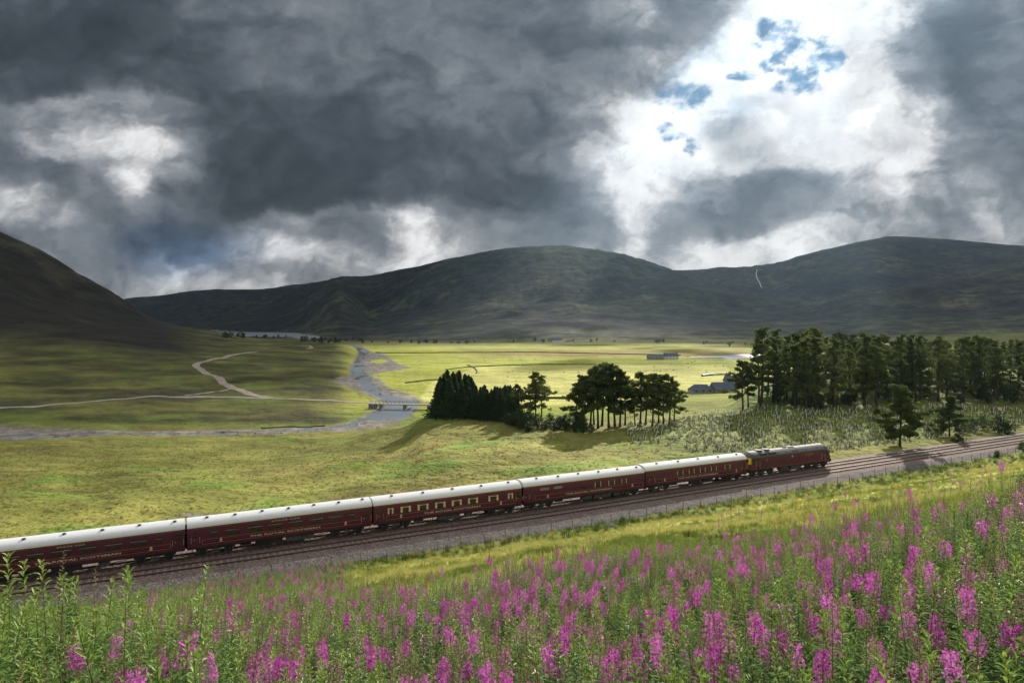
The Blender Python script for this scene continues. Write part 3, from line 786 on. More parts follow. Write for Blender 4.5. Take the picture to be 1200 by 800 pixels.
# ------------------------------------------------------------------ paths
def ribbon(name, pts, width, mat, lift=.10, y0=200, **k):
    W = []
    for u, v in pts:
        h = hit(u, v, y0)
        if h: W.append(h[:2])
    W = np.array(W, float)
    # resample
    seg = np.hypot(*np.diff(W, axis=0).T); s = np.concatenate([[0], np.cumsum(seg)])
    ss = np.arange(0, s[-1], max(2.0, width * .6)); X = np.interp(ss, s, W[:, 0]); Y = np.interp(ss, s, W[:, 1])
    for _ in range(4):
        X[1:-1] = (X[:-2] + 2 * X[1:-1] + X[2:]) / 4; Y[1:-1] = (Y[:-2] + 2 * Y[1:-1] + Y[2:]) / 4
    dx, dy = np.gradient(X), np.gradient(Y); l = np.hypot(dx, dy) + 1e-9; nx, ny = -dy / l, dx / l
    w = width * (1 + .18 * fbm(ss / 14, ss * 0, 2, 7))
    rows = []
    for o in (-.5, -.17, .17, .5):
        xx, yy = X + nx * w * o, Y + ny * w * o
        rows.append(np.stack([xx, yy, ground(xx, yy) + lift + (.05 if abs(o) < .3 else 0)], 1))
    V = np.concatenate(rows); n = len(X)
    F = np.concatenate([np.stack([np.arange(n-1) + i*n, np.arange(1, n) + i*n, np.arange(1, n) + (i+1)*n, np.arange(n-1) + (i+1)*n], 1) for i in range(3)])
    return add(name, mesh_np(name, V, F[:, ::-1], [mat], smooth_=True), **k)
dirt = plain('dirt_track', (.30,.25,.20), .95, var=.3, scale=.25)
road_m = plain('road_gravelled', (.27,.245,.21), .9, var=.2, scale=.3)
ribbon('dirt_track', [(300,412.5),(277,415),(250,421),(232,425.5),(229,429),(240,437),(257,443),(267,452),(283,458),(300,464),(320,466.8)], 5.0, dirt, .18, kind='structure')
ribbon('dirt_track', [(353,406),(362,405),(366,408),(358,409)], 4, dirt, .2, kind='structure')
ribbon('road', [(-30,480.5),(0,479.3),(43,477),(67,473.5),(110,470.5),(150,467.5),(217,465),(277,465.5),(320,467),(358,468.6),(397,470),(442,472)], 3.4, road_m, .14, kind='structure')
ribbon('footpath', [(217,464),(247,460),(270,455.5)], 2.2, dirt, .12, kind='structure')
ribbon('road', [(507,473),(525,474.5),(560,476)], 3.4, road_m, .14, kind='structure')
ribbon('farm_road', [(790,419.4),(815,420),(843,421),(862,422.6),(884,425)], 5.5, plain('pale_road', (.42,.40,.36), .9), .12, kind='structure')
h = hit(884, 322, 3500)
if h:
    # pale burn falling down the hillside
    ribbon('hill_burn_water', [(888,316),(886,321),(887,326),(890,331),(893,337)], 4.0, plain('white_water', (.45,.48,.50), .5, var=.1), 1.0, y0=3200, kind='structure')
# ------------------------------------------------------------------ railway: ballast, rails, sleepers
def strip(name, a0, a1, da, prof, mat, **k):
    """prof: list of (q, dz above rail top)"""
    A = np.arange(a0, a1 + da, da)
    V = np.concatenate([trk(A, q, z + (0.05 * fbm(A / 1.3, A * 0 + q, 2, 3) if abs(z) > .05 else 0)) for q, z in prof]); n = len(A)
    F = np.concatenate([np.stack([np.arange(n-1) + i*n, np.arange(1, n) + i*n, np.arange(1, n) + (i+1)*n, np.arange(n-1) + (i+1)*n], 1) for i in range(len(prof) - 1)])
    return add(name, mesh_np(name, V, F, [mat], smooth_=False), **k)
bm_ = NM('ballast_stone')
v = bm_.new('TexVoronoi'); v.inputs['Scale'].default_value = 9.0; tcb = bm_.new('TexCoord'); bm_.con(tcb.outputs['Object'], v.inputs['Vector'])
cc = bm_.ramp(bm_.noise(.7, 4, vec=tcb.outputs['Object']), [(.3, (.15,.11,.098)), (.7, (.225,.17,.15))])
sp = bm_.new('SeparateColor'); bm_.con(v.outputs['Color'], sp.inputs[0])
bm_.col(bm_.mix(cc, bm_.ramp(sp.outputs[0], [(0,(.3,.3,.3)),(1,(1.5,1.45,1.4))]), 1.0, 'MULTIPLY')); bm_.set(Roughness=.95); bm_.bump(v.outputs['Distance'], .05, .8)
gm_ = NM('grey_gravel')
v = gm_.new('TexVoronoi'); v.inputs['Scale'].default_value = 6.5; tcb = gm_.new('TexCoord'); gm_.con(tcb.outputs['Object'], v.inputs['Vector'])
sp = gm_.new('SeparateColor'); gm_.con(v.outputs['Color'], sp.inputs[0])
cc = gm_.ramp(gm_.noise(.8, 5, .65, vec=tcb.outputs['Object']), [(.3, (.085,.072,.068)), (.7, (.145,.125,.118))])
gm_.col(gm_.mix(cc, gm_.ramp(sp.outputs[0], [(0,(.35,.35,.35)),(1,(1.6,1.6,1.6))]), 1.0, 'MULTIPLY')); gm_.set(Roughness=.95); gm_.bump(v.outputs['Distance'], .06, .8)
strip('ballast', -110, 290, 1.0, [(-5.2,-.95),(-4.4,-.75),(-2.3,-.24),(-1.7,-.19),(0,-.20),(1.7,-.21),(3.4,-.20),(5.1,-.20),(5.7,-.27),(6.3,-.42)], bm_.m, kind='structure')
strip('trackside_gravel', -110, 290, 1.0, [(6.0,-.33),(6.6,-.46),(7.4,-.60),(7.8,-.68),(8.1,-.80),(8.5,-1.0)], gm_.m, kind='structure')
rust = plain('rail_rust', (.115,.060,.042), .8, var=.3, scale=2)
steel = NM('rail_head'); steel.col((.25,.19,.16)); steel.set(Roughness=.6, Metallic=.5)
RP = [(-.07,-.16),(-.07,-.145),(-.015,-.13),(-.015,-.035),(-.035,-.03),(-.035,0),(.035,0),(.035,-.03),(.015,-.035),(.015,-.13),(.07,-.145),(.07,-.16)]
wood = plain('sleeper_timber', (.20,.165,.145), .9, var=.35, scale=1.2)
conc = plain('sleeper_concrete', (.24,.19,.165), .9, var=.2, scale=1.5)
chair_m = plain('rail_chair_iron', (.12,.07,.05), .8)
sm = MB().extr([(-1.28,-.33),(1.28,-.33),(1.28,-.165),(.95,-.160),(-.95,-.160),(-1.28,-.165)], -.125, .125).me('sleeper', [conc])
def rail_track(label, q0):
    root = empty('railway_track', tuple(trk(0, q0)), label, 'railway track', 'two parallel railway tracks')
    def rail(o):
        A = np.concatenate([np.arange(-110, 290, 2.5)])
        n = len(A); m = len(RP)
        V = np.concatenate([trk(A, q0 + o + y, z) for y, z in RP]).reshape(m, n, 3) - np.array(root.location)
        idx = np.arange(m * n).reshape(m, n); F = []; M = []
        for i in range(m):
            j = (i + 1) % m
            F.append(np.stack([idx[i, :-1], idx[i, 1:], idx[j, 1:], idx[j, :-1]], 1)); M += [1 if i == 5 else 0] * (n - 1)
        add('rail', mesh_np('rail', V.reshape(-1, 3), np.concatenate(F)[:, ::-1], [rust, steel.m], M), root)
    rail(-.7525); rail(.7525)
    aa = np.arange(-26, 168, .65); k = 0
    for a in aa:
        p = trk(a, q0) - np.array(root.location); d = trk(a + 1, q0) - trk(a - 1, q0)
        o = add('sleeper', sm, root, loc=tuple(p)); o.rotation_euler = (0, 0, math.atan2(d[1], d[0]) + random.uniform(-.006, .006)); k += 1
    rest = MB(); sv = np.array([v.co[:] for v in sm.vertices]); sf = [list(p.vertices) for p in sm.polygons]
    for a in list(np.arange(-110, -26.1, .65)) + list(np.arange(168.3, 289, .65)):
        p = trk(a, q0) - np.array(root.location); d = trk(a + 1, q0) - trk(a - 1, q0); t = math.atan2(d[1], d[0])
        rest.raw(np.stack([sv[:,0]*math.cos(t) - sv[:,1]*math.sin(t) + p[0], sv[:,0]*math.sin(t) + sv[:,1]*math.cos(t) + p[1], sv[:,2] + p[2]], 1), sf)
    rest.build('far_sleepers', conc, root, kind='stuff')
rail_track('far railway track of rusty rails that the maroon train stands on', 0.0)
rail_track('empty near railway track of rusty rails between the train and the grey gravel', 3.4)

# small slab and marker by the line
h = hit(436, 648.5, 50)
slab = empty('concrete_trough_cover', (h[0], h[1], h[2]), 'pale concrete slab lying over a grey drain beside the gravel', 'concrete slab', rz=math.atan2(DV[1], DV[0]))
MB().box(-1.6, 1.6, -.35, .35, .38, .52).build('slab', plain('slab_concrete', (.42,.40,.37), .9, scale=2, bump=.02), slab)
MB().box(-1.4, -1.1, -.28, .28, -.3, .38).box(1.1, 1.4, -.28, .28, -.3, .38).box(-1.1, 1.1, .1, .25, -.3, .36).build('headwall', plain('headwall_stone', (.16,.155,.15), .9, scale=2), slab)

# ------------------------------------------------------------------ lineside fence
fw = plain('fence_wood', (.24,.215,.18), .9, var=.35, scale=4)
wire_m = plain('fence_wire', (.20,.20,.20), .6, metal=.5)
fence = empty('lineside_fence', tuple(trk(0, 9.8, -1.0)), 'long post and wire fence of short grey stakes beside the railway gravel', 'fence')
base = np.array(fence.location)
pmes = []
for k in range(4):
    hh = 1.08 + .07 * k; w = .042
    mb = MB(); mb.raw([(-w,-w,-.3),(w,-w,-.3),(w,w,-.3),(-w,w,-.3),(-w,-w,hh),(w*.8,-w,hh+.02),(w*.9,w,hh+.03),(-w,w*.8,hh)], [(0,3,2,1),(4,5,6,7),(0,1,5,4),(1,2,6,5),(2,3,7,6),(3,0,4,7)])
    pmes.append(mb.me('post', [fw]))
def fq(a): return 9.1 - .012 * max(0, min(a, 150) - 60) + .25 * math.sin(a / 9.0)
posts = []
a = -16.0
while a < 215:
    p = trk(a, fq(a)); z = ground(p[0], p[1])[0]
    o = add('post', pmes[random.randrange(4)], fence, loc=tuple(np.array([p[0], p[1], z]) - base)); o.rotation_euler = (random.uniform(-.05, .05), random.uniform(-.05, .05), random.uniform(0, 3))
    posts.append((p[0], p[1], z)); a += 2.9 + random.uniform(-.25, .25)
for hgt in (.25, .50, .74, 1.02):
    P = np.array([(x - base[0], y - base[1], z + hgt - base[2]) for x, y, z in posts])
    MB().tube(P, .008, 4).build('wire', wire_m, fence)
# ------------------------------------------------------------------ the train
def s_of_px(px):      # metres along the line for a photo column at the train's near side
    t = (px - 600) / FP; qs = 1.4
    # straight line: P0 + a*DV + qs*NV, x/y = t
    bx, by = P0 + qs * NV
    a = (t * by - bx) / (DV[0] - t * DV[1])
    for _ in range(8):      # account for the curve
        q = qs + float(pc(a)); bx, by = P0 + q * NV
        a = (t * by - bx) / (DV[0] - t * DV[1])
    return a
maroon = NM('coach_maroon'); maroon.col(maroon.ramp(maroon.noise(.6, 5), [(.3, (.092,.018,.038)), (.7, (.112,.025,.050))])); maroon.set(Roughness=.4); maroon.bsdf.inputs['Specular IOR Level'].default_value = .35
maroon_d = NM('band_dark_maroon'); maroon_d.col((.060,.008,.018)); maroon_d.set(Roughness=.25)
gold = NM('lining_gold'); gold.col((.46,.20,.06)); gold.set(Roughness=.5)
cream = plain('crest_cream', (.70,.58,.40), .6, var=.05)
white = plain('letter_white', (.56,.50,.42), .6, var=.03)
roof_m = NM('roof_grey_white'); roof_m.col(roof_m.ramp(roof_m.noise(2.5, 6, .65), [(.25, (.74,.75,.77)), (.75, (.81,.82,.84))])); roof_m.set(Roughness=.85); roof_m.bsdf.inputs['Specular IOR Level'].default_value = .2
black = plain('underframe_black', (.022,.022,.024), .7, var=.5, scale=1.2)
under_g = plain('underframe_grey', (.075,.075,.078), .7, var=.4, scale=1)
wheel_m = plain('wheel_steel', (.060,.050,.045), .6, var=.3)
glass = NM('coach_glass'); glass.col((.018,.028,.014)); glass.set(Roughness=.06); glass.bsdf.inputs['Specular IOR Level'].default_value = .8
frost = NM('frosted_glass'); frost.col((.22,.22,.21)); frost.set(Roughness=.4)
curtain_m = plain('curtain_cream', (.70,.60,.36), .8, var=.12)
vent_m = plain('vent_strip_glass', (.30,.36,.25), .3)  # window vent, coloured pale to stand for the reflection along it
bellow = plain('bellows_black', (.018,.018,.019), .9, var=.3)
brass = plain('handrail_brass', (.62,.45,.18), .4, metal=.3)
warn = plain('warning_yellow', (.80,.46,.02), .5, var=.08)
grey_roof = NM('loco_roof_grey'); grey_roof.col(grey_roof.ramp(grey_roof.noise(.8, 6, .6), [(.3, (.06,.064,.072)), (.7, (.105,.11,.12))])); grey_roof.set(Roughness=.7)
HW = 1.40
def side_y(z): # half width of the body at a height
    return 1.36 + .04 * float(smooth(1.0, 1.6, z)) - .09 * float(smooth(2.45, 3.15, z))
def text_obj(name, s, size, x, z, side, mat, parent, spacing=1.35, bold=.006, yo=.012):
    cu = bpy.data.curves.new(name, 'FONT'); cu.body = s; cu.size = size; cu.align_x = 'CENTER'; cu.extrude = .004; cu.offset = bold; cu.space_character = spacing; cu.resolution_u = 2
    t = bpy.data.objects.new('tmp', cu); COL.objects.link(t)
    bpy.context.view_layer.update()
    me = bpy.data.meshes.new_from_object(t.evaluated_get(bpy.context.evaluated_depsgraph_get())); me.name = name
    bpy.data.objects.remove(t); me.materials.clear(); me.materials.append(mat)
    o = add(name, me, parent)
    o.location = (x, -(side_y(z + size * .3) + yo), z); o.rotation_euler = (R(90), 0, 0)
    return o
def wheelset(parent, x, r, w):
    for sy in (-1, 1):
        wb = MB()
        wb.cyl((x, sy*.715, r), (x, sy*.855, r), r, n=22).cyl((x, sy*.70, r), (x, sy*.72, r), r + .028, n=22)
        wb.cyl((x, sy*.855, r), (x, sy*.875, r), r * .80, n=18, m=1).cyl((x, sy*.87, r), (x, sy*.98, r), .13, n=10)
        wb.build('wheel', [wheel_m, black], parent)
def bogie(root, xc, wb_=2.6, r=.457, n=2):
    f = MB()
    L = wb_ * (n - 1) / 2 if n == 2 else wb_
    xs = [-wb_/2, wb_/2] if n == 2 else [-wb_, 0, wb_]
    for sy in (-1, 1):
        y = sy * 1.02
        f.extr([(y-.06,.62),(y+.06,.62),(y+.06,.84),(y-.06,.84)], xc - L - .62, xc + L + .62)
        f.extr([(y-.05,.34),(y+.05,.34),(y+.05,.46),(y-.05,.46)], xc - L + .45, xc + L - .45)
        for x in xs:
            f.box(xc+x-.17, xc+x+.17, y-.10, y+.10, r-.16, r+.17)
            for dx in (-.38, .38): f.cyl((xc+x+dx, y, .36), (xc+x+dx, y, .68), .10, n=8, m=1)
        for dx in (-.30, -.10, .10, .30): f.cyl((xc+dx, y+sy*.09, .36), (xc+dx, y+sy*.09, .74), .075, n=8, m=1)
        f.box(xc - .18, xc - .02, y - .08 + sy*.1, y + .08 + sy*.1, .5, .8, 1)
    for x in (-L - .5, 0, L + .5): f.box(xc+x-.1, xc+x+.1, -1.0, 1.0, .55, .75)
    for x in xs: f.cyl((xc+x, -.72, r), (xc+x, .72, r), .08, n=8)
    b = f.build('bogie', [black, under_g], root)
    for x in xs: wheelset(b, xc + x, r, 0)
    return b
def end_buffers(root, x, s):
    for sy in (-.87, .87):
        b = MB(); b.cyl((x, sy, 1.05), (x + s*.35, sy, 1.05), .09, n=10).cyl((x + s*.35, sy, 1.05), (x + s*.39, sy, 1.05), .24, n=16).box(min(x, x+s*.06), max(x, x+s*.06), sy-.2, sy+.2, .88, 1.22)
        b.build('buffer', black, root)
def window(root, x0, x1, z0, z1, kind='big', sides=(-1, 1)):
    for sd_ in sides:
        y = lambda z, o: sd_ * (side_y(z) + o)
        def quadbox(mb, xa, xb, za, zb, o0, o1, m=0):
            V = [(xa, y(za,o0), za), (xb, y(za,o0), za), (xb, y(zb,o0), zb), (xa, y(zb,o0), zb), (xa, y(za,o1), za), (xb, y(za,o1), za), (xb, y(zb,o1), zb), (xa, y(zb,o1), zb)]
            mb.raw(V, [(4,5,6,7),(0,1,5,4),(1,2,6,5),(2,3,7,6),(3,0,4,7)], m)
        fr = MB(); w = .045
        quadbox(fr, x0, x1, z0, z0+w, -.01, .022); quadbox(fr, x0, x1, z1-w, z1, -.01, .022)
        quadbox(fr, x0, x0+w, z0+w, z1-w, -.01, .022); quadbox(fr, x1-w, x1, z0+w, z1-w, -.01, .022)
        wo = fr.build('window', maroon.m, root)
        pn_ = MB(); quadbox(pn_, x0+w, x1-w, z0+w, z1-w, -.01, .006); pn_.build('pane', frost.m if kind == 'frost' else glass.m, wo)
        if kind == 'big':
            v_ = MB(); zt = z1 - .24; quadbox(v_, x0+w, x1-w, zt, zt+.04, .004, .018); v_.build('vent_bar', vent_m, wo)
        if kind in ('curtain', 'small'):
          if kind == 'small' and x1 - x0 < .9: pass
          else:
              cw = min(.26, (x1-x0)*.24) if x1 - x0 > 1.3 or kind == 'curtain' else .1
              for xa, xb in ((x0+w, x0+w+cw), (x1-w-cw, x1-w)):
                  c_ = MB(); V = [(xa, y(z0+w,.011), z0+w), (xb, y(z0+w,.011), z0+w), (xb + (.0), y(z1-w,.011), z1-w), (xa, y(z1-w,.011), z1-w)]
                  c_.raw(V, [(0,1,2,3)]); c_.build('curtain', curtain_m, wo)
              v_ = MB(); quadbox(v_, x0+w, x1-w, z1-w-.1, z1-w-.04, .004, .014); (v_.build('pelmet', curtain_m, wo) if kind == 'curtain' else None)
def coach(px0, px1, label, wins, band, crests, text, top_text=None, doors=(), kind='big', boxes=(), vents=6, seed=0):
    a0, a1 = s_of_px(px0) , s_of_px(px1)
    L = 19.42; am = (a0 + a1) / 2
    p = trk(am, 0.0); d = trk(am + 9, 0) - trk(am - 9, 0)
    root = empty('railway_coach', tuple(p), label, 'railway coach', 'maroon railway coaches with pale grey roofs', math.atan2(d[1], d[0]))
    X = lambda px: s_of_px(px) - am
    h = L / 2
    # body shell with curved sides
    zs = [1.02, 1.12, 1.35, 1.6, 2.0, 2.4, 2.7, 2.95, 3.12]
    prof = [(-side_y(z), z) for z in zs] + [(side_y(z), z) for z in zs[::-1]]
    MB().extr(prof, -h, h).build('body', maroon.m, root)
    # roof: elliptical, slightly overhanging
    an = np.linspace(0, np.pi, 17)
    rp = [(-1.345, 3.10)] + [(-1.345 * math.cos(t), 3.13 + .72 * math.sin(t) ** .85) for t in an] + [(1.345, 3.10)]
    MB().extr(rp, -h - .02, h + .02).build('roof', roof_m.m, root, smooth_=False)
    g = MB()
    for s_ in (-1, 1): g.box(-h, h, s_*1.352-.018, s_*1.352+.018, 3.09, 3.125)
    g.build('rain_gutter', gold.m, root)
    rv = MB().cyl((0,0,0), (0,0,.10), .17, .13, n=10).cyl((0,0,.10), (0,0,.15), .20, .12, n=10).me('roof_vent', [under_g])
    for k in range(vents):
        x = -h + (k + .6) * L / vents + (seed * .37 % .5); yy = (-.52 if k % 2 else -.42)
        o = add('roof_vent', rv, root, loc=(x, yy, 3.13 + .70 * math.sqrt(max(0, 1 - (yy/1.345) ** 2)) ** .85))
    # lining band and crest
    x0, x1 = X(band[0]), X(band[1]); z0, z1 = 1.33, 1.80
    for sd_ in (-1, 1):
        b = MB(); V = [(x0, sd_*(side_y(z0)+.004), z0), (x1, sd_*(side_y(z0)+.004), z0), (x1, sd_*(side_y(z1)+.004), z1), (x0, sd_*(side_y(z1)+.004), z1)]
        b.raw(V, [(0,1,2,3) if sd_ < 0 else (3,2,1,0)]); bo = b.build('band_panel', maroon_d.m, root)
        ln = MB(); w = .032
        for xa, xb, za, zb in ((x0, x1, z0, z0+w), (x0, x1, z1-w, z1), (x0, x0+w, z0, z1), (x1-w, x1, z0, z1)):
            y0_ = sd_ * (side_y((za+zb)/2) + .010)
            ln.box(xa, xb, min(y0_-.005, y0_+.005), max(y0_-.005, y0_+.005), za, zb)
        ln.box(-h+.02, h-.02, sd_*side_y(3.0)+(-.012 if sd_ < 0 else .002), sd_*side_y(3.0)+(-.002 if sd_ < 0 else .012), 2.985, 3.01)
        ln.build('lining', gold.m, bo)
    for c in crests:
        cx = X(c); y_ = -(side_y(1.57) + .014)
        cm_ = MB(); an = np.linspace(0, 2*np.pi, 14, endpoint=False)
        cm_.raw([(cx + .13*math.sin(t) * (1 if math.cos(t) > -.2 else .75), y_, 1.60 + .17*math.cos(t)) for t in an], [tuple(range(14))[::-1]])
        cm_.box(cx-.17, cx+.17, y_-.004, y_-.001, 1.40, 1.45)
        co = cm_.build('crest', cream, root)
        MB().raw([(cx-.05,y_-.006,1.56),(cx,y_-.006,1.50),(cx+.05,y_-.006,1.56),(cx+.05,y_-.006,1.66),(cx-.05,y_-.006,1.66)], [(0,1,2,3,4)]).build('shield', gold.m, co)
    ta, tb = X(text[0]), X(text[1])
    t = text_obj('lettering', 'THE ROYAL SCOTSMAN', .25, (ta+tb)/2, 1.45, -1, white, root, 1.0, yo=.018)
    w = t.dimensions.x if t.dimensions.x > .1 else max(v.co.x for v in t.data.vertices) - min(v.co.x for v in t.data.vertices)
    t.scale = ((tb - ta) / w, 1, 1)
    if top_text:
        t2 = text_obj('lettering', 'STATE CAR', .15, (X(top_text[0]) + X(top_text[1]))/2, 2.79, -1, white, root, 1.0, .004, yo=.02)
        w = max(v.co.x for v in t2.data.vertices) - min(v.co.x for v in t2.data.vertices); t2.scale = ((X(top_text[1]) - X(top_text[0])) / w, 1, 1)
    for wv in wins:
        k = wv[2] if len(wv) > 2 else kind
        xa, xb = X(wv[0]), X(wv[1])
        if k == 'frost': window(root, xa, xb, 2.38, 2.78, 'frost')
        else: window(root, xa, xb, 1.94, 2.70, k)
    # doors
    for (pa, pb) in doors:
        xa, xb = X(pa) - .06, X(pb) + .06
        if xb - xa < .6: m_ = (xa+xb)/2; xa, xb = m_-.33, m_+.33
        for sd_ in (-1, 1):
            dd = MB(); zz = [1.06, 1.35, 1.6, 2.0, 2.4, 2.7, 2.92]
            V = [(xa, sd_*(side_y(z)+.012), z) for z in zz] + [(xb, sd_*(side_y(z)+.012), z) for z in zz]; nz = len(zz)
            dd.raw(V, [(i, i+nz, i+nz+1, i+1) if sd_ < 0 else (i+1, i+nz+1, i+nz, i) for i in range(nz-1)])
            do = dd.build('door', maroon.m, root)
            dw = MB(); V = [(xa+.1, sd_*(side_y(2.0)+.02), 2.0), (xb-.1, sd_*(side_y(2.0)+.02), 2.0), (xb-.1, sd_*(side_y(2.68)+.02), 2.68), (xa+.1, sd_*(side_y(2.68)+.02), 2.68)]
            dw.raw(V, [(0,1,2,3) if sd_ < 0 else (3,2,1,0)]); dw.build('door_window', glass.m, do)
            hr = MB(); yy = sd_ * (side_y(2.0) + .06)
            for xx in (xa - .1, xb + .1): hr.cyl((xx, yy, 1.55), (xx, yy, 2.15), .022, n=6)
            hr.box(xa+.12, xa+.24, yy-.03, yy, 1.86, 1.92); hr.build('handrail', brass, do)
            st_ = MB().box(xa-.05, xb+.05, sd_*1.5 - .12, sd_*1.5 + .02, .60, .64).box(xa, xa+.04, sd_*1.42-.02, sd_*1.42+.02, .62, 1.0).box(xb-.04, xb, sd_*1.42-.02, sd_*1.42+.02, .62, 1.0); st_.build('footstep', black, root)
    # ends: gangway with bellows
    for s_ in (-1, 1):
        e = MB().box(min(s_*h, s_*(h+.03)), max(s_*h, s_*(h+.03)), -1.30, 1.30, 1.04, 3.10); e.build('end_panel', bellow, root)
        gb = MB()
        for i in range(4):
            x = s_*(h + .03 + i*.08); gb.box(min(x, x+s_*.05), max(x, x+s_*.05), -.52 - .03*(i % 2), .52 + .03*(i % 2), 1.05, 3.10 + .03*(i % 2))
        gb.build('gangway', bellow, root)
        end_buffers(root, s_*h, s_)
        jb = MB().box(min(s_*(h+.03), s_*(h+.09)), max(s_*(h+.03), s_*(h+.09)), -1.05, -.80, 2.55, 2.72); jb.build('end_bracket', under_g, root)
    # underframe
    u = MB(); u.box(-h, h, -1.30, -1.18, .86, 1.02).box(-h, h, 1.18, 1.30, .86, 1.02).box(-h, h, -.25, .25, .80, 1.0)
    for x in np.arange(-h+.1, h, 1.6): u.box(x, x+.1, -1.2, 1.2, .88, 1.0)
    for s_ in (-1, 1):       # queen-post trussing
        y = s_*.95; P = [(-h*.62, y, .9), (-2.3, y, .42), (2.3, y, .42), (h*.62, y, .9)]
        u.tube(P, .035, 5)
        for x in (-2.3, 2.3): u.cyl((x, y, .42), (x, y, .9), .035, n=6)
    u.build('underframe', black, root)
    bogie(root, -h + 2.75); bogie(root, h - 2.75)
    rs = random.Random(seed)
    for (xa, xb) in boxes:
        s_ = -1
        for s_ in (-1, 1):
            bx_ = MB(); y0_, y1_ = sorted((s_*.55, s_*1.18)); bx_.box(xa, xb, y0_, y1_, .38, .86); y2 = s_*1.19
            for x in np.arange(xa+.15, xb-.1, .5): bx_.box(x, x+.04, min(y2, y2+s_*.02), max(y2, y2+s_*.02), .42, .84, 1)
            bx_.build('equipment_box', [under_g if rs.random() < .6 else black, black], root)
    cyl_ = MB().cyl((-h+5.2, -.45, .62), (-h+6.3, -.45, .62), .24, n=14).cyl((h-6.2, .4, .60), (h-5.3, .4, .60), .26, n=14); cyl_.build('brake_cylinder', black, root)
    return root
coach(-63, 218, 'maroon coach at the left edge of the photo behind tall green willowherb tops', [(-42,-32),(-20,0),(5,24),(31,52),(60,84),(92,113),(122,144),(152,173),(182,191)], (-38,200), (177,-20), (40,142), (66,100), [(-55,-50),(204,213)], 'big', [(-3.6,-2.2),(-1.9,.6),(2.0,3.0)], 6, 1)
coach(218, 437, 'maroon coach with six wide green-tinted windows, second from the left edge of the photo', [(247,255),(264,282),(289.5,308),(314,331.5),(338,355),(362,379),(385,401.5),(408,415.5)], (237,424), (259,405), (293,375.5), (318,352), [(226,232),(425,433)], 'big', [(-3.0,-.2),(.2,3.2)], 7, 2)
coach(437, 612, 'maroon dining coach with cream curtains drawn back in its windows', [(454,461.5),(469,482),(489,502.5),(509.5,522.5),(529,541.5),(548,560.5),(572,584.5),(595,601.5)], (453,602), (470,587), (497,563), None, [(443,448),(606,610.5)], 'curtain', [(-1.6,1.2),(2.0,2.9)], 5, 3)
coach(612, 757, 'maroon kitchen coach with a blank side, two narrow frosted windows and four small square ones', [(632.7,644,'frost'),(648.7,659.3,'frost'),(681,686),(696.7,704.7),(712.7,720.7),(728,734.7)], (627,753), (642,741), (662.7,717), None, [(614.5,619)], 'small', [(-.6,.9),(1.3,4.0),(4.6,5.6)], 6, 4)
coach(757, 875, 'maroon coach with a row of seven small square windows, coupled next to the locomotive', [(783,788),(793.5,801),(807,814),(820,827),(833,840),(849,856)], (768,868), (779,863), (794,841), None, [(761.5,766),(870,873)], 'small', [(-1.2,.6),(1.2,3.0)], 5, 5)

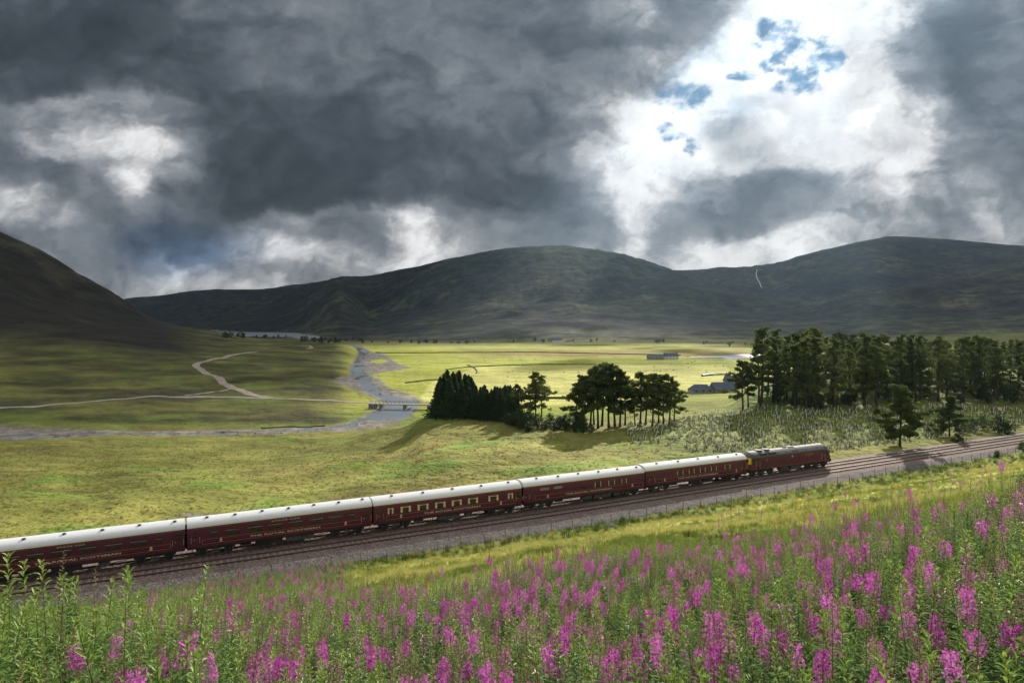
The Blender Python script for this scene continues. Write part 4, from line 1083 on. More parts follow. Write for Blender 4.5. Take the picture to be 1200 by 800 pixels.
def locomotive():
    a0, a1 = s_of_px(879.5), s_of_px(973); am = (a0 + a1) / 2; L = 18.6; h = L / 2
    p = trk(am, 0.0); d = trk(am + 9, 0) - trk(am - 9, 0)
    root = empty('diesel_locomotive', tuple(p), 'maroon diesel locomotive with dark grey roof and yellow nose at the head of the train', 'locomotive', rz=math.atan2(d[1], d[0]))
    X = lambda px: s_of_px(px) - am
    zs = [1.10, 1.35, 1.9, 2.4, 2.75, 2.95]
    w = lambda z: 1.34 - .05 * float(smooth(2.3, 3.0, z))
    prof = [(-w(z), z) for z in zs] + [(w(z), z) for z in zs[::-1]]
    b = MB().extr(prof, -h + .55, h - .55)
    b.build('body', maroon.m, root)
    # cab noses: lower front bulges, windscreen leans back
    for s_ in (-1, 1):
        st = [(h-.55, 1.0, 0), (h-.20, .975, .0), (h-.02, .90, .02), (h, .86, .03)]
        nb = MB(); rings = []
        for i, (x, k, dz) in enumerate(st):
            lo = [(-w(z)*k, z) for z in [1.10, 1.5, 2.05]]; ring = lo + [(-y, z) for y, z in lo[::-1]]
            rings.append([(s_*x, y, z + dz) for y, z in ring])
        V = sum(rings, []); F = []
        m = 6
        for i in range(3):
            for j in range(m): F.append((i*m+j, i*m+(j+1) % m, (i+1)*m+(j+1) % m, (i+1)*m+j))
        F.append(tuple(range(3*m, 4*m)))
        nb.raw(V, F); nb.build('nose', maroon.m, root)
        # windscreen block leaning back
        V = [(s_*(h-.03), -1.16, 2.05), (s_*(h-.03), 1.16, 2.05), (s_*(h-.38), 1.10, 2.95), (s_*(h-.38), -1.10, 2.95), (s_*(h-.55), -1.32, 2.05), (s_*(h-.55), 1.32, 2.05), (s_*(h-.56), 1.27, 2.95), (s_*(h-.56), -1.27, 2.95)]
        MB().raw(V, [(0,1,2,3),(0,3,7,4),(1,5,6,2),(3,2,6,7),(4,5,1,0),(4,7,6,5)]).build('cab_front', maroon.m if s_ > 0 else warn, root)
        for ya, yb in ((-1.02, -.06), (.06, 1.02)):
            V = []
            for (yy, f) in ((ya, .18), (yb, .18), (yb, .86), (ya, .86)):
                V.append((s_*(h-.03 - .35*f + .015), yy, 2.05 + .9*f + .01))
            MB().raw(V, [(0,1,2,3)]).build('windscreen', glass.m, root)
        pan = MB(); x = s_*(h+.004); pan.raw([(x,-1.13,1.30),(x,1.13,1.30),(x,1.13,2.05),(x,-1.13,2.05)], [(0,1,2,3)]); x2 = s_*(h+.002)
        pan.build('warning_panel', warn, root)
        hc = MB().box(min(s_*h, s_*(h+.03)), max(s_*h, s_*(h+.03)), -.42, .42, 1.80, 2.08); hc.build('headcode_box', black, root)
        for yy in (-.75, .75):
            MB().cyl((s_*h, yy, 1.28), (s_*(h+.06), yy, 1.28), .11, n=12).build('marker_light', cream, root)
        end_buffers(root, s_*(h-.02), s_)
        MB().box(min(s_*(h-.5), s_*(h+.02)), max(s_*(h-.5), s_*(h+.02)), -1.15, 1.15, .80, 1.12).build('buffer_beam', black, root)
        ho = MB().box(min(s_*h, s_*(h+.16)), max(s_*h, s_*(h+.16)), -.05, .05, .75, 1.1)
        for yy in (-.45, .45): ho.tube([(s_*(h+.02), yy, 1.0), (s_*(h+.12), yy, .8), (s_*(h+.10), yy, .5)], .025, 5)
        ho.build('coupling', black, root)
        # side cab windows and doors
        for sd_ in (-1, 1):
            xa, xb = sorted((s_*(h-.62), s_*(h-1.35)))
            q_ = lambda z, o: sd_*(w(z)+o)
            MB().raw([(xa, q_(2.08,.012), 2.08), (xb, q_(2.08,.012), 2.08), (xb, q_(2.72,.012), 2.72), (xa, q_(2.72,.012), 2.72)], [(0,1,2,3) if sd_ < 0 else (3,2,1,0)]).build('cab_window', glass.m, root)
            xa, xb = sorted((s_*(h-1.6), s_*(h-2.2)))
            do = MB().raw([(xa, q_(1.15,.010), 1.15), (xb, q_(1.15,.010), 1.15), (xb, q_(2.80,.010), 2.80), (xa, q_(2.80,.010), 2.80)], [(0,1,2,3) if sd_ < 0 else (3,2,1,0)]).build('cab_door', maroon_d.m, root)
            hb = MB()
            for xx in (xa-.08, xb+.08): hb.cyl((xx, q_(1.8,.06), 1.25), (xx, q_(1.8,.06), 2.3), .02, n=6)
            hb.build('handrail', white, do)
            MB().box(min(xa,xb), max(xa,xb), min(sd_*1.25, sd_*1.38), max(sd_*1.25, sd_*1.38), .55, .60).box(xa, xb, min(sd_*1.25, sd_*1.38), max(sd_*1.25, sd_*1.38), .82, .86).build('footstep', black, root)
    # roof in facets with lighter side sheets
    rp = [(-1.27,2.93),(-1.22,3.10),(-.98,3.48),(-.55,3.72),(0,3.80),(.55,3.72),(.98,3.48),(1.22,3.10),(1.27,2.93)]
    MB().extr(rp, -h + .95, h - .95).build('roof', grey_roof.m, root)
    for s_ in (-1, 1):        # cab roof domes
        V = [(s_*(h-.95), y, z) for y, z in rp] + [(s_*(h-.36), y*.9, 2.955 + (z-2.93)*.62) for y, z in rp]
        n = len(rp); MB().raw(V, [(i, i+1, n+i+1, n+i) for i in range(n-1)] + [tuple(range(n, 2*n))]).build('cab_roof', grey_roof.m, root)
    # roof grilles, panels and fan
    def roofquad(name, xa, xb, i, mat, o=.012, part=root):
        (ya, za), (yb, zb) = rp[i], rp[i+1]; ny, nz = -(zb - za), (yb - ya); l = math.hypot(ny, nz); ny, nz = ny/l*o, nz/l*o
        f0, f1 = .08, .92
        A = (ya + (yb-ya)*f0 + ny, za + (zb-za)*f0 + nz); B = (ya + (yb-ya)*f1 + ny, za + (zb-za)*f1 + nz)
        return MB().raw([(xa, *A), (xb, *A), (xb, *B), (xa, *B)], [(0,1,2,3)]).build(name, mat, part)
    lightg = plain('roof_sheet_grey', (.17,.18,.20), .6, var=.15)
    for i in (1,):
        roofquad('radiator_grille', X(892), X(900.5), i, black); roofquad('radiator_grille', X(902), X(911), i, black)
        for pa, pb in ((912,922),(923.5,930),(937,946),(947,959),(960,967)): roofquad('roof_panel', X(pa), X(pb), i, lightg)
    for pa, pb in ((903,918),(936,948)): roofquad('roof_panel', X(pa), X(pb), 2, plain('roof_hatch', (.07,.07,.078), .5))
    for x in np.arange(-h+1.4, h-1.2, 1.35): MB().extr([(y*1.006, 2.94 + (z-2.93)*1.012) for y, z in rp], x, x+.05, cap=False, closed=False).build('roof_rib', grey_roof.m, root)
    fan = MB().cyl((X(905), 0, 3.76), (X(905), 0, 3.90), .62, n=20).cyl((X(905)-1.6, 0, 3.76), (X(905)-1.6, 0, 3.90), .62, n=20); fan.build('cooling_fan', black, root)
    ex = MB().box(X(927)-.3, X(927)+.3, -.18, .18, 3.76, 3.93).box(X(927)+.6, X(927)+1.8, -.35, .35, 3.74, 3.86); ex.build('exhaust_port', black, root)
    MB().box(-h+.4, h-.4, -1.30, 1.30, .98, 1.12).build('solebar', black, root)
    t = text_obj('lettering', 'WEST COAST RAILWAYS', .30, (X(944.5)+X(953))/2, 2.50, -1, gold.m, root, 1.0, .004, yo=-.03)
    ww = max(v.co.x for v in t.data.vertices) - min(v.co.x for v in t.data.vertices); t.scale = ((X(953.5) - X(944)) / ww, 1, 1)
    o = text_obj('lettering', 'WCR', .20, (X(944.5)+X(953))/2, 2.22, -1, gold.m, root, 1.0, .004, yo=-.03)
    n1 = text_obj('number', '47', .22, X(899), 2.35, -1, white, root, 1.0, .004, yo=-.03)
    cx = X(929); MB().raw([(cx-.14,-1.352,2.42),(cx+.14,-1.352,2.42),(cx+.14,-1.335,2.68),(cx-.14,-1.335,2.68)], [(0,1,2,3)]).build('crest', cream, root)
    MB().box(-h+.6, h-.6, -1.352, -1.345, 1.20, 1.225).build('lining', gold.m, root)
    # tanks and boxes between the bogies
    for (xa, xb, zb) in ((X(916.5)-.2, X(925), .45), (X(928), X(940), .42), ):
        for s_ in (-1, 1):
            mb = MB(); y0_, y1_ = sorted((s_*.5, s_*1.22)); mb.box(xa, xb, y0_, y1_, zb, 1.0)
            for x in np.arange(xa+.1, xb-.05, .35): yy = s_*1.225; mb.box(x, x+.04, min(yy, yy+s_*.02), max(yy, yy+s_*.02), zb+.05, .95, 1)
            mb.build('battery_box', [under_g, black], root)
    bogie(root, -h + 3.1, 1.9, .57, 3); bogie(root, h - 3.1, 1.9, .57, 3)
    sb = MB()
    for x in (-h+1.3, h-1.3): sb.box(x-.1, x+.1, -1.2, -.9, .3, .9)
    sb.build('sand_pipe', black, root)
locomotive()
# ------------------------------------------------------------------ trees
bark_pine = plain('pine_bark', (.055,.040,.030), .9, var=.35, scale=2.5)
bark_dark = plain('dark_bark', (.040,.032,.025), .9, var=.3, scale=3)
needle = foliage('pine_needles', (.045,.068,.022), (.11,.14,.038), .42, .7, .12, (.18,.20,.052))
needle_s = foliage('spruce_needles', (.034,.062,.022), (.075,.12,.042), .38, .6, .2)
broad = foliage('bush_leaves', (.045,.075,.015), (.10,.15,.028), .38, .55, .3)
broad_d = foliage('dark_bush_leaves', (.022,.038,.012), (.055,.085,.022), .3, .6, .25)
def clumps(C, size, n, flat, seed, sz0=.16, sz1=.34, aspect=1.6):
    """n small needle sprays in each clump centre; C (m,3), size (m,)"""
    r = np.random.RandomState(seed); C = np.asarray(C, float); m = len(C)
    ce = np.repeat(C, n, 0); s = np.repeat(np.asarray(size, float), n)
    d = r.normal(size=(m * n, 3)); d /= np.linalg.norm(d, axis=1)[:, None]
    p = ce + d * (r.rand(m * n) ** .45 * s)[:, None] * np.array([1, 1, flat])
    u = r.normal(size=(m * n, 3)) + d * .7; u /= np.linalg.norm(u, axis=1)[:, None]
    w = np.cross(u, r.normal(size=(m * n, 3))); w /= np.linalg.norm(w, axis=1)[:, None]
    L = (sz0 + r.rand(m * n) * (sz1 - sz0))[:, None]
    V = np.stack([p - u * L * .5 * aspect - w * L * .18, p - u * L * .1 + w * L * .5, p + u * L * .5 * aspect, p + u * L * .05 - w * L * .5], 1).reshape(-1, 3)
    return V, np.arange(len(V)).reshape(-1, 4)
def make_pine(h, seed, crown0=.5, spread=1.0, lean=.03, dense=1.0, mats=(bark_pine, needle)):
    r = random.Random(seed); t = MB()
    lx, ly = r.uniform(-lean, lean) * h, r.uniform(-lean, lean) * h
    ph = r.uniform(0, 6); bend = h * .012
    def tp(f): return np.array([lx * f + bend * math.sin(ph + f * 5), ly * f + bend * math.cos(ph + f * 4), h * f])
    r0 = .018 * h + .03
    fs = np.linspace(0, .97, 9); t.tube([tp(f) - (0, 0, .25 if f == 0 else 0) for f in fs], [r0 * (1.25 if f == 0 else 1) * (1 - f * .86) for f in fs], 7)
    C = []; S = []
    nb = int(15 * dense)
    for i in range(nb):
        f = crown0 + (1 - crown0) * (i / (nb - 1)) ** .9 * .97
        az = i * 2.4 + r.uniform(-.5, .5)
        q = (f - crown0) / (1 - crown0)
        ln = h * spread * (.10 + .17 * math.sin(min(1, q * 1.15 + .22) * math.pi) ** .8) * r.uniform(.65, 1.25) * (1 - .35 * q)
        up = r.uniform(.05, .45) + .5 * q
        b = tp(f); P = [b]
        for k in range(1, 4):
            g = k / 3; P.append(b + np.array([math.cos(az) * ln * g, math.sin(az) * ln * g, ln * (up * g - .18 * g * g + .1 * math.sin(3 * g + i))]))
        t.tube(P, [r0 * .34 * (1 - .5 * f), r0 * .22 * (1-.4*f), r0 * .14, r0 * .05], 5)
        for k in range(int(4 + ln * 1.3)):
            g = r.uniform(.35, 1.05); j = min(2, int(g * 3)); w = g * 3 - j
            c = P[j] * (1 - w) + P[min(3, j + 1)] * w if j < 3 else P[3]
            C.append(c + np.array([r.uniform(-.5, .5), r.uniform(-.5, .5), r.uniform(-.05, .35)]) * (.30 * ln + .25)); S.append(r.uniform(.42, .90) * (.5 + h / 22))
    for k in range(9): C.append(tp(.985) + np.array([r.uniform(-.7, .7), r.uniform(-.7, .7), r.uniform(-.9, .35)])); S.append(r.uniform(.35, .6))
    # dead stubs on the bare trunk
    for k in range(5):
        f = r.uniform(.2, crown0); az = r.uniform(0, 6.28); b = tp(f); t.cyl(b, b + np.array([math.cos(az), math.sin(az), .15]) * r.uniform(.4, 1.2), .03, .01, 4)
    V, F = clumps(C, S, int(34 * dense), .6, seed, .15, .38)
    return t.me('trunk', [mats[0]], True), mesh_np('crown', V, F, [mats[1]])
def make_spruce(h, seed, r0=.17):
    r = random.Random(seed); t = MB()
    t.tube([(0,0,-.2),(0,0,h*.5),(.05,.03,h*.985)], [.016*h+.03, .010*h+.02, .015], 7)
    C = []; S = []
    z = h * .05; k = 0
    while z < h * .97:
        q = 1 - z / h; R_ = h * r0 * (q ** 1.15) * r.uniform(.75, 1.2) + .10
        n = max(4, int(5 + R_ * 3))
        for i in range(n):
            az = i * 6.283 / n + k * .7 + r.uniform(-.25, .25); L = R_ * r.uniform(.72, 1.15)
            if i % 2 == 0: t.cyl((0,0,z), (math.cos(az)*L*.85, math.sin(az)*L*.85, z - .12 * L), .025, .008, 4)
            for g in (.35, .68, .98): C.append((math.cos(az)*L*g, math.sin(az)*L*g, z - .22*L*g*g + .05)); S.append(.12 + .26 * q * (1.15 - g) + .06)
        z += h * .036 * (.75 + .5 * q); k += 1
    for i in range(3): C.append((0, 0, h * (.94 + .02 * i))); S.append(.14)
    V, F = clumps(C, S, 16, .55, seed, .13, .33)
    return t.me('trunk', [bark_dark], True), mesh_np('crown', V, F, [needle_s])
def make_bush(h, seed, mat, wide=1.0, n=26, sz=(.08, .2), per=44):
    r = random.Random(seed); t = MB(); C = []; S = []
    for i in range(7):
        az = i * .9 + r.uniform(-.3, .3); L = r.uniform(.25, .55) * h * wide
        t.tube([(0,0,-.1), (math.cos(az)*L*.4, math.sin(az)*L*.4, h*.35), (math.cos(az)*L, math.sin(az)*L, h*r.uniform(.55,.85))], [.035*h*.6+.01, .02*h*.6+.006, .006], 5)
    for i in range(n):
        az = r.uniform(0, 6.283); q = r.random() ** .6; zz = r.uniform(.12, .92) * h
        w = math.sin(min(1, (zz / h) * .85 + .2) * math.pi) ** .7
        C.append((math.cos(az)*q*.48*h*wide*w, math.sin(az)*q*.48*h*wide*w, zz)); S.append(r.uniform(.12, .24) * h)
    V, F = clumps(C, S, per, .8, seed, sz[0]*1.0, sz[1], 1.3)
    return t.me('stem', [bark_dark], True), mesh_np('foliage', V, F, [mat])
def proto(kind, me_t, me_c, n1='trunk', n2='crown'):
    return (kind, me_t, me_c, n1, n2)
def place(pr, name, x, y, label, cat, group, rz=None, sc=1.0, dz=0.0):
    z = ground(x, y)[0] + dz
    root = empty(name, (x, y, z), label, cat, group, random.uniform(0, 6.28) if rz is None else rz)
    root.scale = (sc * random.uniform(.94, 1.06), sc * random.uniform(.94, 1.06), sc)
    add(pr[3], pr[1], root); add(pr[4], pr[2], root)
    return root
PT = [proto('pine', *make_pine(15, 11, .30, 1.3, .03, 1.4)), proto('pine', *make_pine(15, 12, .38, 1.15, .03, 1.35)), proto('pine', *make_pine(15, 13, .24, 1.4, .03, 1.5)), proto('pine', *make_pine(15, 14, .44, 1.1, .03, 1.25))]
PF = [proto('pine', *make_pine(18, 31, .28, .95, .03, 1.25)), proto('pine', *make_pine(18, 32, .18, .9, .02, 1.3)), proto('pine', *make_pine(18, 33, .36, 1.0, .035, 1.15)), proto('pine', *make_pine(18, 34, .12, .95, .02, 1.35)), proto('pine', *make_pine(18, 35, .40, .85, .03, 1.15))]
SOL = proto('pine', *make_pine(11.5, 51, .12, 1.45, .02, 2.2, (bark_dark, needle)))
SPR = [proto('spruce', *make_spruce(13, 61, .30)), proto('spruce', *make_spruce(13, 62, .25)), proto('spruce', *make_spruce(11, 63, .27))]
BSH = [proto('bush', *make_bush(2.6, 71, broad), 'stem', 'foliage'), proto('bush', *make_bush(2.6, 72, broad, 1.4), 'stem', 'foliage'), proto('bush', *make_bush(2.6, 73, broad_d, 1.1), 'stem', 'foliage')]
def at_px(px, Y): return (px - 600) / FP * Y, Y
def side_word(px): return 'left' if px < 400 else 'middle' if px < 800 else 'right'

# spruces of the middle clump: photo column, depth, height
G1 = 'dark spruces in the clump by the river bend'
n_ = ['narrow', 'broad', 'leaning', 'tall', 'short', 'ragged']
SPL = []
for i, (px, Y, h_) in enumerate([(513,197,10.5),(520,193,12.6),(524,200,14),(531,194,12.8),(538,199,13.6),(545,193,12.2),(552,198,11.6),(558,191,9.4),(566,195,9.0),(571,190,8.6),(580,193,9.6),(586,188,9.4),(592,192,10.2),(598,187,9.8),(604,190,9.0),(576,199,8.4),(516,201,12.2),(527,190,11.0),(535,203,13.0),(541,190,10.4),(549,203,12.2),(555,196,10.2),(563,190,9.2),(568,200,9.6),(583,199,9.4),(589,198,9.2),(595,196,9.8),(601,194,9.4)]):
    x, y = at_px(px, Y)
    lab = {0: 'dark spruce at the left end of the clump, nearest the river', 2: 'tallest dark spruce with a pointed tip in the clump by the river'}.get(i, '%s dark spruce in the %s part of the clump by the river' % ('tall' if h_ > 12 else 'middling' if h_ > 9.3 else 'short', ('left' if px < 552 else 'middle' if px < 578 else 'right')))
    o = place(SPR[i % 3], 'spruce_tree', x, y, lab, 'tree', G1, sc=h_ / (13 if i % 3 < 2 else 11)); o.scale[0] *= 1.42; o.scale[1] *= 1.42; SPL.append(o)
tell_apart(SPL)
G2 = 'tall scots pines in the two groups beyond the train'
for i, (px, Y, h_, lab) in enumerate([
 (607,184,9.5,'slim pine just right of the dark spruces'),(612,188,8.5,'small pine standing behind the gap after the spruces'),(627,182,12.5,'broad-topped pine standing alone at the right end of the spruce clump'),(634,186,12.0,'pine close behind the broad-topped pine of the spruce clump'),(622,187,10.0,'shorter pine left of the broad-topped pine'),
 (675,170,10.6,'leftmost pine of the larger pine group, leaning out'),(683,168,12.6,'bushy pine second from the left in the larger pine group'),(692,171,13.8,'tall pine in the left half of the larger pine group'),(700,167,14.6,'tall pine in the middle of the larger pine group'),(706,171,15.2,'tallest pine at the middle of the larger pine group'),(714,166,14.9,'straight bare-trunked pine right of the middle of the larger group'),(720,170,14.6,'pine with a rounded crown near the right of the larger group'),(727,167,13.6,'pine at the right edge of the larger pine group'),(696,174,12.5,'pine half hidden at the back of the larger group'),(732,171,12.0,'thin pine just outside the right edge of the larger group'),
 (744,170,9.0,'slender low pine in the gap between the two pine groups'),(751,168,12.8,'tall narrow pine at the left of the smaller pine group'),(757,171,12.0,'pine with a split crown in the smaller pine group'),(765,167,12.4,'middle pine of the smaller pine group'),(771,170,12.0,'dense pine right of the middle of the smaller group'),(778,167,12.2,'straight pine in the right half of the smaller group'),(785,170,11.2,'rightmost bushy pine of the smaller pine group'),(790,173,9.8,'low spreading pine at the right end of the smaller group')]):
    x, y = at_px(px, Y); place(PT[i % 4], 'scots_pine', x, y, lab, 'tree', G2, sc=h_ / 15)
x, y = at_px(1055, 134.5); place(SOL, 'scots_pine', x, y, 'dark spreading pine standing alone beside the railway in front of the wood', 'tree', None, rz=1.1)
x, y = at_px(1113, 146); place(SOL, 'scots_pine', x, y, 'smaller thin pine right of the lone dark pine beside the railway', 'tree', None, rz=3.0, sc=.70)
x, y = at_px(870, 178); place(PT[2], 'scots_pine', x, y, 'slim pine standing apart left of the wood, above the grey barn roofs', 'tree', None, rz=2.0, sc=.83)
x, y = at_px(877, 181); place(PT[1], 'scots_pine', x, y, 'thin pine close beside the slim pine left of the wood', 'tree', None, rz=.6, sc=.74)
# the wood on the right
G3 = 'scots pines of the wood on the right'
rw = random.Random(5); spots = []
tries = 0
while len(spots) < 250 and tries < 9000:
    tries += 1
    px = rw.uniform(888, 1330); Y = 176 + 95 * rw.random() ** 1.15
    if px > 1050: Y = 186 + 110 * rw.random() ** 1.1
    x, y = at_px(px, Y)
    if px < 905 and Y > 205: continue
    if any((x - a) ** 2 + (y - b) ** 2 < 2.5 ** 2 for a, b, _ in spots): continue
    if math.sin(px * .035) * 6 + 182 > Y and px > 955 and px < 1040 and rw.random() < .75: continue
    spots.append((x, y, px))
spots.sort(key=lambda s: s[1])
FL = []
for i, (x, y, px) in enumerate(spots):
    H = CZ - ground(x, y)[0]
    top = 388 if px < 960 else 391 + (px - 960) * .04
    h_ = (H - (top - HOR) / FP * y) + rw.uniform(-4.5, .6)
    h_ = min(max(h_, 10.5), 20)
    row = 'front edge' if y < 196 else 'second rank' if y < 215 else 'back'
    part = 'left end' if px < 930 else 'left half' if px < 1000 else 'middle' if px < 1080 else 'right half' if px < 1160 else 'far right'
    FL.append(place(PF[rw.randrange(5)], 'scots_pine', x, y, '%s pine, %s of the wood, %s' % ('tall bare-trunked' if h_ > 16 else 'shorter leafy', row, part), 'tree', G3, sc=h_ / 18))
tell_apart(FL)
# bushes by the line, under the pines and in the meadow
G4 = 'bushes beside the railway and under the pines'
BL_ = []; rb = random.Random(77)
extra = [(rb.uniform(600,700), rb.uniform(164,176), rb.uniform(2.2,3.8), 2, 'low dark bush under the pines beyond the train') for _ in range(16)] + [(rb.uniform(910,1190), rb.uniform(180,215), rb.uniform(2.5,5), 2, 'leafy bush among the trunks of the wood') for _ in range(46)]
for (px, Y, h_, k, lab) in [
 (1123,137,2.6,0,'small round bright green bush between the fence and the railway'),(1170,150,3.9,2,'round dark bush tree at the right beside the railway'),(1180,148,3.0,2,'low dark bush right of the round bush tree beside the railway'),(1140,152,2.8,1,'wide green bush behind the railway on the right'),(1152,155,2.8,1,'wide green bush left of the round dark bush tree'),(1128,150,2.4,1,'low leafy bush at the foot of the thin pine'),(1098,144,2.2,0,'pale leafy bush left of the thin pine by the railway'),(1087,148,1.8,0,'low pale bush between the lone pine and the thin pine'),(1199,128,2.2,0,'round bush at the right edge of the photo in front of the railway'),(1168,123,1.3,2,'small dark bush on the near bank below the railway'),(1105,160,2.6,1,'loose green bush behind the thin pine'),
 (612,174,4.2,2,'dark leafy bush under the broad-topped pine'),(620,172,4.4,2,'tall dark bush right of the spruces'),(602,176,3.8,2,'dark bush at the foot of the right-hand spruces'),(630,170,3.8,2,'dark bush below the broad-topped pine'),(595,178,3.2,2,'low dark bush in front of the spruces'),(640,168,2.4,2,'low bush left of the gap before the larger pine group'),(650,165,2.2,2,'low bush in the gap left of the larger pine group'),(662,163,2.4,2,'low dark bush in front of the larger pine group, its left end'),(673,162,2.4,2,'low wide bush at the left foot of the larger pine group'),(684,161,2.3,2,'low wide bush below the larger pine group'),(693,162,2.0,2,'small bush in front of the tallest pines'),
 (520,190,2.4,2,'low bush at the left foot of the dark spruces'),(948,178,3.6,2,'leafy bush on the shaded mound in front of the wood'),(932,180,3.4,2,'dark bush at the left of the shaded mound'),(962,176,3.2,2,'bush at the right of the shaded mound'),(976,180,3.4,2,'bush beside the front trunks of the wood'),(990,182,3.0,2,'low bush between the front trunks of the wood')] + extra:
    x, y = at_px(px, Y); BL_.append(place(BSH[k], 'bush', x, y, lab, 'bush', G4, sc=h_ / 2.6))
tell_apart(BL_)
# small trees far away by the loch and on the floor of the glen
G5 = 'small far trees by the loch and along the foot of the hill'
FB = proto('tree', *make_bush(7, 81, broad_d, .8, 14, (.6, 1.3), 14), 'trunk', 'crown'); FB2 = proto('tree', *make_bush(7, 82, broad_d, 1.6, 14, (.6, 1.4), 14), 'trunk', 'crown')
rw = random.Random(9); FT = []
for (xa, xb, ya, yb, n, w) in [(262,345,395.0,396.6,22,'on the near shore of the loch'),(300,420,387.2,389.5,18,'on the far shore of the loch'),(350,430,398,402,22,'between the loch and the river head'),(430,560,401,403,16,'along the hill foot beyond the meadow'),(600,800,399.5,402,14,'at the hill foot right of the light beam'),(815,890,402,406,8,'beyond the bright pool')]:
    for _ in range(n):
        px, py = rw.uniform(xa, xb), rw.uniform(ya, yb)
        h = hit(px, py, 300)
        if not h: continue
        FT.append(place(FB if rw.random() < .5 else FB2, 'small_tree', h[0], h[1], 'tiny dark tree ' + w, 'tree', G5, sc=rw.uniform(.5, 1.15)))
tell_apart(FT)
# ------------------------------------------------------------------ things in the glen
stone_g = plain('field_stone', (.20,.19,.175), .95, var=.35, scale=.6)
slate = plain('slate_roof', (.085,.105,.145), .75, var=.2, scale=.5, spec=.2)
wall_w = plain('whitewash', (.72,.70,.66), .8, var=.08)
wall_g = plain('barn_wall_grey', (.30,.29,.27), .9, var=.15)
dark_gl = plain('dark_window', (.02,.022,.025), .2)
rust_m = plain('bridge_iron', (.10,.085,.07), .8)
# bridge
def bridge():
    x0, Y0 = (442 - 600) / FP * 302, 302.0; x1, Y1 = (508 - 600) / FP * 298, 298.0
    za = CZ - 35.6
    Lb = math.hypot(x1 - x0, Y1 - Y0); ang = math.atan2(Y1 - Y0, x1 - x0)
    r = empty('road_bridge', (x0, Y0, za), 'low flat road bridge with stone piers crossing the river', 'bridge', rz=ang)
    MB().box(-1, Lb + 1, -1.9, 1.9, -.45, 0).build('deck', plain('bridge_deck', (.33,.30,.27), .9), r)
    for s in (-1.85, 1.85):
        n = 14
        for k in range(n + 1):
            x = Lb * k / n; MB().box(x-.06, x+.06, s-.06, s+.06, 0, 1.0).build('railing_post', rust_m, r)
        for z in (.5, .96): MB().box(0, Lb, s-.04, s+.04, z-.04, z+.04).build('rail', rust_m, r)
    for x in (2.0, Lb * .5, Lb - 2.0):
        MB().box(x-.45, x+.45, -1.8, 1.8, -3.4, -.45).build('pier', stone_g, r)
    for x in (-1.6, Lb + 1.6):
        MB().box(x-1.6, x+1.6, -2.2, 2.2, -3.2, -.05).build('abutment', stone_g, r)
bridge()
def house(px, py, w, d, hw, hr, label, name, cat, rz=0, roof=slate, wall=wall_w, nwin=2, chim=True, y0=250, hipped=False):
    h = hit(px, py, y0)
    r = empty(name, (h[0], h[1], h[2]), label, cat, rz=rz)
    MB().box(-w/2, w/2, -d/2, d/2, -1.0, hw).build('wall', wall, r)
    e = .35; k = w * .22 if hipped else 0
    MB().raw([(-w/2-e,-d/2-e,hw-.1),(w/2+e,-d/2-e,hw-.1),(w/2+e,d/2+e,hw-.1),(-w/2-e,d/2+e,hw-.1),(-w/2-e+k,0,hw+hr),(w/2+e-(k if hipped else 0),0,hw+hr)],
             [(0,1,5,4),(2,3,4,5),(3,0,4),(1,2,5),(3,2,1,0)]).build('roof', roof, r)
    for i in range(nwin):
        x = -w/2 + w * (i + .5) / nwin
        MB().box(x-.45, x+.45, -d/2-.04, -d/2-.003, .9, 1.9).build('window', dark_gl, r)
    if chim:
        rf = [c for c in r.children if c.name.startswith('roof')][0]
        for x in (-w/2+.5, w/2-.5): MB().box(x-.3, x+.3, -.3, .3, hw+hr-.5, hw+hr+.7).build('chimney', stone_g, rf)
    return r
house(821, 460.5, 9.6, 8, 1.6, 2.5, 'grey-roofed barn, the left of the barns beside the bright meadow', 'barn', 'barn', rz=.06, chim=False, wall=wall_g, hipped=True, nwin=3)
house(846.5, 459.5, 9.6, 9, 1.9, 2.9, 'larger slate-roofed barn right of the small barn, before the slim pine', 'barn', 'barn', rz=.02, chim=False, wall=wall_g, nwin=3)
house(859, 456, 7.5, 7, 4.0, 2.8, 'taller grey house roof stepping up behind the barns beside the slim pine', 'farmhouse', 'house', rz=.0, chim=False, wall=wall_g, nwin=2)
house(872, 453.5, 7, 7, 3.6, 2.6, 'second tall grey gable half hidden behind the slim pine', 'farmhouse', 'house', rz=.4, chim=True, wall=wall_g, nwin=2)
house(786, 421, 14, 9, 3.4, 3.2, 'white house with a dark roof far across the meadow', 'cottage', 'house', rz=.08, nwin=4)
house(768, 421.3, 16, 8, 2.6, 2.2, 'long low grey shed left of the white house across the meadow', 'shed', 'shed', rz=.05, wall=wall_g, chim=False, nwin=3)
house(776, 420.6, 10, 7, 2.8, 2.4, 'dark shed between the long shed and the white house', 'shed', 'shed', rz=.05, wall=plain('dark_boards', (.06,.05,.045)), chim=False)
house(653, 401.2, 18, 9, 4.5, 3.5, 'tiny white cottage at the foot of the hill', 'cottage', 'house', rz=.2, nwin=3)
house(667, 401.8, 10, 8, 3, 2.5, 'tiny pale outbuilding right of the far white cottage', 'shed', 'shed', rz=.2, chim=False)
